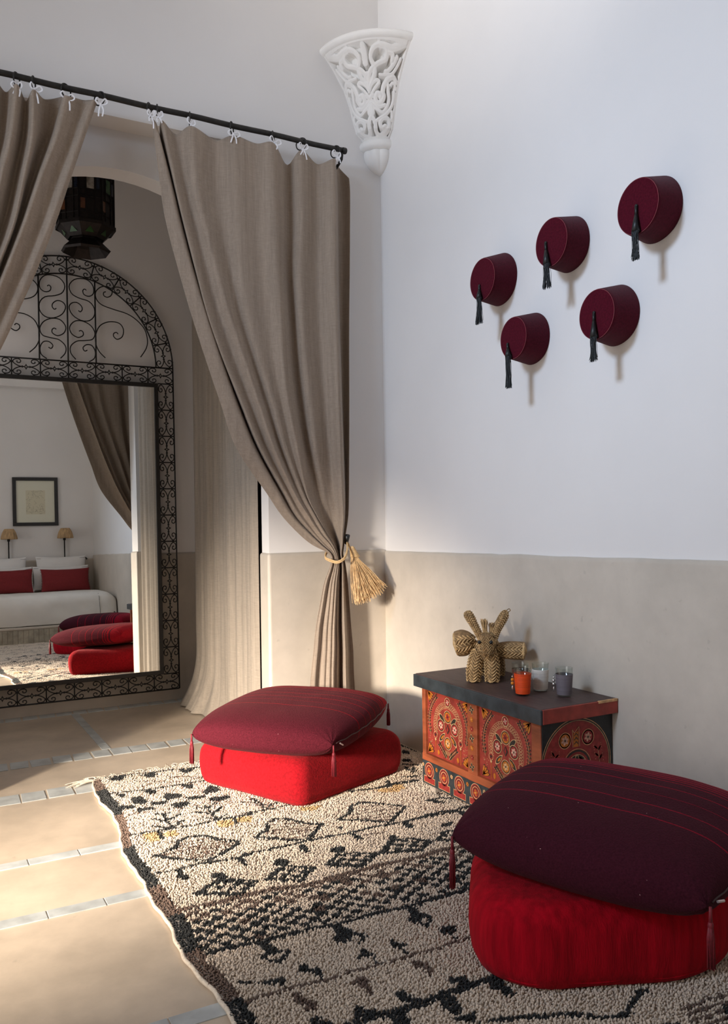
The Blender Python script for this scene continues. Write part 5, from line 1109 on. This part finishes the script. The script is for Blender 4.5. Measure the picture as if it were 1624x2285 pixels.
# ------------------------------------------------------------------ rug
def rug():
    x0, x1, y0, y1, st = .50, 2.02, .15, 3.60, .005
    nx, ny = int((x1 - x0) / st), int((y1 - y0) / st)
    gx, gy = np.meshgrid(x0 + (np.arange(nx) + .5) * st, y0 + (np.arange(ny) + .5) * st, indexing='ij')
    # slight wobble so the knotted shapes have ragged edges
    wob = np.random.RandomState(3).normal(0, .0014, gx.shape)
    px = gx + wob; py = gy + np.random.RandomState(4).normal(0, .0013, gx.shape)
    G = np.zeros((nx, ny), np.int8)
    def inpoly(pts):
        P = np.array(pts); a0, b0 = P.min(0) - .01; a1, b1 = P.max(0) + .01
        i0, i1 = max(0, int((a0 - x0) / st)), min(nx, int((a1 - x0) / st) + 1); j0, j1 = max(0, int((b0 - y0) / st)), min(ny, int((b1 - y0) / st) + 1)
        if i1 <= i0 or j1 <= j0: return None, None
        X, Y = px[i0:i1, j0:j1], py[i0:i1, j0:j1]; m = np.zeros(X.shape, bool); n = len(P)
        for i in range(n):
            xa, ya = P[i]; xb, yb = P[i - 1]
            c = ((ya > Y) != (yb > Y)) & (X < (xb - xa) * (Y - ya) / (yb - ya + 1e-12) + xa); m ^= c
        return (slice(i0, i1), slice(j0, j1)), m
    def line(pts, w_, c):
        k_ = .5 if (c == 2 and w_ < .012) else .70
        for i in range(len(pts) - 1):
            (xa, ya), (xb, yb) = pts[i], pts[i + 1]; q = w_ + .01
            i0, i1 = max(0, int((min(xa, xb) - q - x0) / st)), min(nx, int((max(xa, xb) + q - x0) / st) + 1); j0, j1 = max(0, int((min(ya, yb) - q - y0) / st)), min(ny, int((max(ya, yb) + q - y0) / st) + 1)
            if i1 <= i0 or j1 <= j0: continue
            X, Y = px[i0:i1, j0:j1], py[i0:i1, j0:j1]; dx, dy = xb - xa, yb - ya
            h = np.clip(((X - xa) * dx + (Y - ya) * dy) / (dx * dx + dy * dy + 1e-12), 0, 1)
            m = np.hypot(X - xa - h * dx, Y - ya - h * dy) < w_ * k_
            G[i0:i1, j0:j1][m] = c
    # the part of the rug the picture only shows in the mirror: loose rows of small motifs
    rnd = random.Random(5)
    for row, yy in enumerate(np.arange(.28, 1.35, .11)):
        if row % 3 == 2: line([(.6, yy), (1.95, yy - .12)], .012, 1); continue
        for xx in np.arange(.75 + .07 * (row % 2), 1.9, .17):
            a, b, y_ = rnd.uniform(.02, .045), rnd.uniform(.012, .022), yy - .1 * (xx - .6)
            s_, m = inpoly([(xx - a, y_), (xx - a * .2, y_ + b), (xx + a, y_ + b * .3), (xx + a * .3, y_ - b)])
            if s_ is not None: G[s_][m] = 1 if rnd.random() < .7 else 2
    rs = np.random.RandomState(11)
    order = sorted(D['rug'], key=lambda e: 0 if e[0] == 11 else (1 if e[0] == 10 else 2))
    for c, w_, pts in order:
        if c in (10, 11):
            s_, m = inpoly(pts)
            if s_ is None: continue
            X, Y = px[s_], py[s_]
            if c == 11:
                U = (X * .985 + Y * -.17); V = (Y * .985 + X * .17)
                ci = np.floor(V / .0235).astype(int); cj = np.floor((U + .5 * (ci % 2) * .058) / .029 + .0 * ci).astype(int)
                on = (cj % 2 == 0)
                rv = np.random.RandomState(1).rand(4000)
                f = rv[(ci * 71 + cj * 13) % 4000]; f2 = rv[(ci * 31 + cj * 57 + 9) % 4000]
                P = np.array(pts); 
                # brown rows lie at the far side, black ones towards the near side
                dtop = np.interp(X, [p[0] for p in sorted(pts[:11])], [p[1] for p in sorted(pts[:11])]) - Y
                colr = np.where((dtop < .06) & (f < .7), 2, np.where(f < .10, 2, 1))
                val = np.where(on & (f2 < .93), colr, np.where(f2 < .05, 2, 0))
                G[s_][m] = val[m]
            else:
                ci = np.floor(Y / .021).astype(int); cj = np.floor((X + .0 * Y) / .027).astype(int)
                G[s_][m] = np.where((ci + cj) % 2 == 0, 1, 0)[m]
        elif w_ == 0:
            s_, m = inpoly(pts)
            if s_ is not None: G[s_][m] = c
        else: line(pts, w_, c)
    # outline of the rug and its side border
    E = sorted([tuple(p[::-1]) for p in D['edge']]); I = sorted([tuple(p[::-1]) for p in D['inner']])
    ey0 = [.15, .6, 1.0, 1.4] + [p[0] for p in E]; ex0 = [.56, .57, .575, .585] + [p[1] for p in E]
    iy0 = [.15, .6, 1.0, 1.4] + [p[0] for p in I]; ix0 = [.65, .655, .66, .67] + [p[1] for p in I]
    far = lambda X: np.interp(X, [.6, .655, 1.06, 1.38, 1.44, 2.0], [3.50, 3.502, 3.506, 3.47, 3.455, 3.41])
    xe = lambda Y: np.interp(Y, ey0, ex0) ; xi = lambda Y: np.interp(Y, iy0, ix0)
    bd = D['bord']            # brown | dark breaks, far to near
    def bcol(Y):
        k = np.zeros(Y.shape, int)
        for b in bd: k += (Y < b)
        return np.where(k % 2 == 0, 2, 1)
    isb = px < xi(py); G[isb] = bcol(py)[isb]
    CL = np.array([(.70, .58, .46), (.030, .031, .031), (.155, .105, .082), (.60, .40, .20)])
    # backing slab with a wavy edge
    mb = MB(); ys = np.linspace(.16, 3.505, 150); P = np.zeros((150, 24, 3))
    for i, y in enumerate(ys):
        a = float(xe(np.array(y)))
        for j in range(24):
            x = a - .004 + (1.975 - a) * j / 23; yy = min(y, float(far(x)))
            P[i, j] = (x, yy, .0075 + .002 * mn.noise(Vector((x * 4, yy * 4, 0))) + (.0 if j else -.004))
    mb.grid(P)
    m, nt, b = new_mat('wool_backing'); b.inputs['Base Color'].default_value = (.62, .52, .42, 1); b.inputs['Roughness'].default_value = .95
    rg = mb.obj('berber_rug', m, solid=.006)
    tag(rg, 'shaggy cream wool rug with black and brown tribal motifs and a fringed end', 'rug')
    # wool selvedge cord
    mb = MB(); mb.tube([(float(xe(np.array(y))) - .004 + .002 * math.sin(y * 60), y, .007) for y in np.linspace(.2, 3.5, 260)], .0055, 6)
    mw = mat('cream_wool_cord', (.70, .60, .48), .9, .2, 100, .001, 300)
    mb.obj('selvedge', mw, rg, smooth=True)
    # pile
    sp = .0062; TX, TY = np.meshgrid(np.arange(x0, x1, sp), np.arange(y0, y1, sp * .95), indexing='ij')
    r_ = np.random.RandomState(8)
    X = (TX + r_.uniform(-.0028, .0028, TX.shape)).ravel(); Y = (TY + r_.uniform(-.0028, .0028, TY.shape)).ravel()
    keep = (X > xe(Y)) & (X < 1.972) & (Y < far(X) - .004) & (Y > .17); X, Y = X[keep], Y[keep]; n = len(X)
    gi = np.clip(((X - x0) / st).astype(int), 0, nx - 1); gj = np.clip(((Y - y0) / st).astype(int), 0, ny - 1)
    cols_ = CL[G[gi, gj]] * r_.uniform(.88, 1.08, n)[:, None]
    ang = r_.uniform(0, 2 * PI, n); leanx = r_.normal(-.0005, .0022, n); leany = r_.normal(-.0035, .0022, n)
    hgt = r_.uniform(.009, .014, n) + .0015 * np.sin(X * 31) * np.sin(Y * 27)
    edge_k = np.clip((X - xe(Y)) / .03, .45, 1); hgt *= edge_k
    leanx -= .006 * (1 - edge_k)
    wd = r_.uniform(.0034, .0046, n)
    V = np.zeros((n, 7, 3)); z0 = .0085
    for k in range(3):
        a = ang + k * 2 * PI / 3
        V[:, k] = np.stack([X + np.cos(a) * wd, Y + np.sin(a) * wd, np.full(n, z0)], -1)
        V[:, 3 + k] = np.stack([X + np.cos(a + .5) * wd * .95 + leanx * .5, Y + np.sin(a + .5) * wd * .95 + leany * .5, z0 + hgt * .6], -1)
    V[:, 6] = np.stack([X + leanx, Y + leany, z0 + hgt], -1)
    F = []
    for k in range(3):
        k2 = (k + 1) % 3; F += [(k, k2, 3 + k2), (k, 3 + k2, 3 + k), (3 + k, 3 + k2, 6)]
    F = np.array(F); FF = (F[None] + (np.arange(n) * 7)[:, None, None]).reshape(-1)
    me = bpy.data.meshes.new('pile'); me.vertices.add(n * 7); me.vertices.foreach_set('co', V.ravel())
    nf = n * 9; me.loops.add(nf * 3); me.loops.foreach_set('vertex_index', FF); me.polygons.add(nf)
    me.polygons.foreach_set('loop_start', np.arange(nf) * 3); me.polygons.foreach_set('loop_total', np.full(nf, 3)); 
    me.polygons.foreach_set('use_smooth', np.ones(nf, bool))
    me.update(); at = me.color_attributes.new('wool', 'FLOAT_COLOR', 'POINT')
    cc = np.repeat(np.c_[cols_, np.ones(n)][:, None, :], 7, 1); at.data.foreach_set('color', cc.ravel())
    m, nt, b = new_mat('wool_pile'); ca = nt.nodes.new('ShaderNodeVertexColor'); ca.layer_name = 'wool'; nt.links.new(ca.outputs[0], b.inputs['Base Color'])
    b.inputs['Roughness'].default_value = .95; b.inputs['Specular IOR Level'].default_value = .1; b.inputs['Sheen Weight'].default_value = .15
    me.materials.append(m); o = bpy.data.objects.new('pile', me); COL.objects.link(o); o.parent = rg; o['kind'] = 'stuff'
    # fringe
    mb = MB(); rnd = random.Random(2)
    for i in range(230):
        x = .64 + 1.30 * i / 230 + rnd.uniform(-.003, .003)
        if 1.36 < x: continue
        yb = float(far(np.array(x)))
        L = rnd.uniform(.03, .06); a = rnd.uniform(-1.1, .7) - (.5 if x < .75 else 0)
        p0_ = Vector((x, yb - .003, .009)); e = p0_ + Vector((math.sin(a) * L, math.cos(a) * L, -.006 + rnd.uniform(0, .012)))
        e.z = max(.003, e.z)
        mb.tube(cr(np.array([p0_, p0_.lerp(e, .5) + Vector((rnd.uniform(-.01, .01), rnd.uniform(-.004, .006), rnd.uniform(.002, .010))), e]), 8), rnd.uniform(.0008, .0016), 4, cap=False)
    for i in range(26):
        p0_ = Vector((.65 + rnd.uniform(-.01, .02), 3.49, .010)); a = rnd.uniform(-2.0, -1.1); L = rnd.uniform(.05, .11)
        e = p0_ + Vector((math.sin(a) * L, math.cos(a) * L + .01, -.006))
        mb.tube(cr(np.array([p0_, p0_.lerp(e, .5) + Vector((0, rnd.uniform(-.008, .008), .006)), e]), 8), rnd.uniform(.0008, .0015), 4, cap=False)
    mb.obj('fringe', mw, rg, smooth=True)
rug()

# ------------------------------------------------------------------ bed end of the room, seen in the mirror
bed = thing('platform_bed', 'low masonry platform bed with a white cover, seen in the mirror', 'bed', (.9, -.7, 0))
mb = MB(); mb.box(-1.2, XR - .016, YC + .02, .02, 0, .178); mb.obj('platform', 'dado', bed, bevel=.006)
mb = MB(); 
for i in range(-18, 40):
    x = -.02 + i * .052
    if x > XR - .07 or x < -1.15: continue
    mb.box(x, x + .047, .0195, .026, .005 + random.uniform(0, .003), .150)
mb2 = mb; mb2.obj('platform_tiles', mat('grey_beige_zellige', (.40, .36, .28), .35, .3, 18, .001, 30), bed, bevel=.001)
MB().box(-1.2, XR - .016, .005, .030, .155, .182).obj('platform_edge', 'dado', bed, bevel=.006)
n1, n2_ = 90, 34; Q = np.zeros((n1, n2_, 3))
prof = cr(np.array([(-1.40, .50), (-1.0, .515), (-.5, .52), (-.15, .515), (-.04, .495), (.0, .44), (.008, .35), (.004, .25), (-.01, .19)]), n2_)
for i in range(n1):
    x = -1.15 + (XR - .03 + 1.15) * i / (n1 - 1)
    for j in range(n2_):
        y, z_ = prof[j]; w_ = .010 * mn.noise(Vector((x * 6 + y * 2, z_ * 9, 1.5))) + .005 * mn.noise(Vector((x * 15 + z_ * 10, z_ * 12, 2)))
        e = max(0, (x - (XR - .14)) / .11); z2 = z_ - (.07 * e ** 2 if z_ > .3 else 0)
        Q[i, j] = (x, y + w_ - .02 * e ** 2, z2 + w_ * .5)
mb = MB(); mb.grid(Q); mb.obj('bed_cover', 'linwhite', bed, smooth=True, solid=.006)
MB().box(-1.12, XR - .05, YC + .06, -.03, .178, .47).obj('mattress', 'linwhite', bed, bevel=.03)
MB().tube([(1.81, -.04 + .0, .503), (1.812, .004, .46), (1.816, .014, .36), (1.822, .010, .20)], .0022, 5).obj('cover_piping', 'stitch', bed)
def softpillow(name, label, cat, c, w_, h_, T, m, tilt, grp, fl=None, piping=None):
    t = thing(name, label, cat, (c[0], c[1], c[2] - h_ / 2), grp)
    n = 34; vs = []; idx = {}; fs = []; s_ = np.sin(np.linspace(-PI / 2, PI / 2, n + 1))
    ct, st_ = math.cos(tilt), math.sin(tilt)
    def mp(x, y, z_): return (c[0] + x, c[1] + y * ct - z_ * st_, c[2] + y * st_ + z_ * ct)
    for side in (1, -1):
        for i in range(n + 1):
            for j in range(n + 1):
                rim = i in (0, n) or j in (0, n)
                if side == -1 and rim: idx[(side, i, j)] = idx[(1, i, j)]; continue
                u, v = s_[i], s_[j]; pr = ((1 - abs(u) ** 3) * (1 - abs(v) ** 3)) ** .6
                x = u * w_ / 2 * (1 - .05 * (1 - v * v)); z_ = v * h_ / 2 * (1 - .10 * (1 - u * u) * (1 if v > 0 else .3))
                idx[(side, i, j)] = len(vs); vs.append(mp(x, side * T * pr + .004 * mn.noise(Vector((u * 4, v * 4, c[0]))), z_))
        for i in range(n):
            for j in range(n):
                q = (idx[(side, i, j)], idx[(side, i, j + 1)], idx[(side, i + 1, j + 1)], idx[(side, i + 1, j)]); fs.append(q if side == 1 else q[::-1])
    MB().add(vs, fs).obj('pillow_cover', m, t, smooth=True)
    if fl:
        mb = MB()
        for sg in (-1, 1):
            for k in range(60):
                v = -1 + 2 * k / 59; x = sg * w_ / 2 * (1 - .05 * (1 - v * v)); z_ = v * h_ / 2
                mb.tube([mp(x, 0, z_), mp(x + sg * random.uniform(.006, .012), random.uniform(-.003, .003), z_ + random.uniform(-.006, .006))], .0014, 4)
        mb.obj('fringe', fl, t)
    if piping:
        mb = MB(); mb.tube([mp(-w_ / 2 * .96 + w_ * .96 * k / 30, T * .42, h_ / 2 * .80 - .01 * math.sin(PI * k / 30)) for k in range(31)], .0016, 4); mb.obj('piping', 'stitch', t)
    return t
WG = 'white pillows against the bed wall'
softpillow('pillow', 'white pillow behind the fringed cushion on the right side of the mirrored bed, in front', 'pillow', (1.59, -1.265, .680), .66, .30, .07, 'white', .22, WG, piping=True)
softpillow('pillow', 'white pillow directly behind the left-hand red cushion in the mirror', 'pillow', (.92, -1.265, .680), .68, .30, .07, 'white', .22, WG, piping=True)
softpillow('pillow', 'rear white pillow below the right raffia lamp in the mirror', 'pillow', (1.61, -1.385, .800), .60, .30, .06, 'white', .12, WG, piping=True)
softpillow('pillow', 'rear white pillow below the left raffia lamp in the mirror', 'pillow', (.90, -1.385, .800), .62, .30, .06, 'white', .12, WG, piping=True)
softpillow('cushion', 'dark red fringed cushion nearer the right wall on the mirrored bed', 'cushion', (1.615, -1.08, .655), .56, .28, .06, 'redcush', .25, 'red cushions on the bed', fl='redcush')
softpillow('cushion', 'dark red fringed cushion at the left of the mirrored bed, cut by the mirror edge', 'cushion', (.965, -1.08, .660), .56, .29, .06, 'redcush', .25, 'red cushions on the bed', fl='white')
for x, lb in ((1.667, 'slim black lamp with a raffia shade, right of the two in the mirror'), (1.015, 'slim black lamp with a raffia shade, left of the two in the mirror')):
    t = thing('wall_lamp', lb, 'lamp', (x, -1.47, .52), 'raffia shaded lamps behind the bed')
    mb = MB().tube([(x, -1.465, .52), (x, -1.465, 1.16)], .0075, 8); mb.lathe([(.012, 1.145), (.016, 1.15), (.016, 1.185), (.012, 1.20)], 14, c=(x, -1.465, 0)); mb.lathe([(.05, .515), (.05, .53), (.01, .535)], 20, c=(x, -1.4255, 0)); mb.obj('stem', 'iron', t, smooth=True)
    ns = 60
    MB().lathe([(.0945, 1.170), (.096, 1.176), (.090, 1.21), (.078, 1.25), (.060, 1.285), (.052, 1.296), (.049, 1.296), (.072, 1.25), (.090, 1.176), (.0915, 1.170)], 120, c=(x, -1.38, 0), cap=False, rfun=lambda a, z_: 1 + .02 * math.sin(a * 40)).obj('lamp_shade', 'raffshade', t, smooth=True)
    MB().tube([(x, -1.465, 1.19), (x, -1.42, 1.20), (x, -1.38, 1.20), (x, -1.38, 1.28)], .004, 6).obj('lamp_arm', 'iron', t)
    MB().tube([(x - .055, -1.38, 1.28), (x + .055, -1.38, 1.28)], .002, 6).obj('shade_spider', 'iron', t)
t = thing('reading_spotlight', 'tiny black reading spotlight beside the rear pillow in the mirror', 'spotlight', (1.915, -1.49, .90))
MB().tube([(1.905, -1.498, .925), (1.915, -1.46, .925), (1.93, -1.44, .90)], [.005, .005, .012], 8).obj('spot_head', 'black_plastic', t, smooth=True)
# framed drawing
pic = thing('framed_picture', 'pale drawing in a black frame above the bed, seen in the mirror', 'picture', (1.335, YC + .02, 1.33))
fx0, fx1, fz0, fz1, fwd = 1.070, 1.603, 1.335, 1.942, .042
mb = MB(); y0_, y1_ = YC + .001, YC + .028
mb.box(fx0, fx1, y0_, y1_, fz1 - fwd, fz1).box(fx0, fx1, y0_, y1_, fz0, fz0 + fwd).box(fx0, fx0 + fwd, y0_, y1_, fz0 + fwd, fz1 - fwd).box(fx1 - fwd, fx1, y0_, y1_, fz0 + fwd, fz1 - fwd)
mb.obj('frame', 'frame_black', pic, bevel=.002)
MB().box(fx0 + .02, fx1 - .02, YC + .004, YC + .012, fz0 + .02, fz1 - .02).obj('mount', 'paper', pic)
mb = MB().box(1.225, 1.45, YC + .012, YC + .0128, 1.48, 1.78); mb.obj('drawing_sheet', mat('cream_paper', (.68, .64, .48), .8), pic)
mb = MB(); rnd = random.Random(9)
for i in range(90):
    x, z_ = rnd.uniform(1.235, 1.44), rnd.uniform(1.49, 1.77)
    if 1.30 < x < 1.40 and 1.56 < z_ < 1.70 and rnd.random() < .8: continue
    P = [(x, z_)]; a = rnd.uniform(0, 6.28)
    for k in range(5): a += rnd.uniform(-.9, .9); P.append((min(1.448, max(1.227, P[-1][0] + .008 * math.cos(a))), min(1.778, max(1.482, P[-1][1] + .008 * math.sin(a)))))
    mb.tube([(p[0], YC + .0130, p[1]) for p in P], .0007, 4, cap=False)
mb.obj('drawn_lines', 'ink', pic)

# ------------------------------------------------------------------ light
w = bpy.data.worlds.new('sky'); sc.world = w; w.use_nodes = True
bg = w.node_tree.nodes['Background']; bg.inputs[0].default_value = (.75, .86, 1.0, 1); bg.inputs[1].default_value = .6
def area(name, loc, target, sx, sy, power, col, spread=180):
    l = bpy.data.lights.new(name, 'AREA'); l.shape = 'RECTANGLE'; l.size = sx; l.size_y = sy; l.energy = power; l.color = col; l.spread = math.radians(spread)
    o = bpy.data.objects.new(name, l); COL.objects.link(o); o.location = loc
    d = Vector(target) - Vector(loc); o.rotation_euler = d.to_track_quat('-Z', 'Y').to_euler(); return o
# sky light through the door, high window, and the sun-struck courtyard beyond the door
area('door_daylight', (XL - .05, 1.3, 1.25), (2.0, 2.6, 1.0), 1.9, 2.1, 39, (1.0, .94, .885))
area('high_window_daylight', (XL - .05, 1.25, 3.2), (2.0, 2.0, 1.8), .7, .7, 27, (.60, .76, 1.0), 72)
area('high_window_bounce', (XL - .05, 1.35, 3.05), (2.0, 2.5, 3.9), .4, .4, 9, (1.0, .94, .88), 36)
area('courtyard_sun_glow', (XL - .02, .95, 1.25), (1.36, 3.40, -.07), .34, .34, 33, (1.0, .87, .72), 32)
area('alcove_fill', (.03, 4.3, 1.5), (1.3, 4.6, 1.3), .8, 1.9, 4.5, (1.0, .94, .90))  # unseen fill lamp, added to brighten the dim alcove
sc.view_settings.view_transform = 'Standard'; sc.view_settings.look = 'None'; sc.view_settings.gamma = 1; sc.view_settings.exposure = -0.45
sc.cycles.use_denoising = True; sc.cycles.max_bounces = 8; sc.cycles.diffuse_bounces = 5; sc.cycles.glossy_bounces = 4; sc.cycles.transmission_bounces = 6
sc.cycles.caustics_reflective = False; sc.cycles.caustics_refractive = False; sc.cycles.sample_clamp_indirect = 6
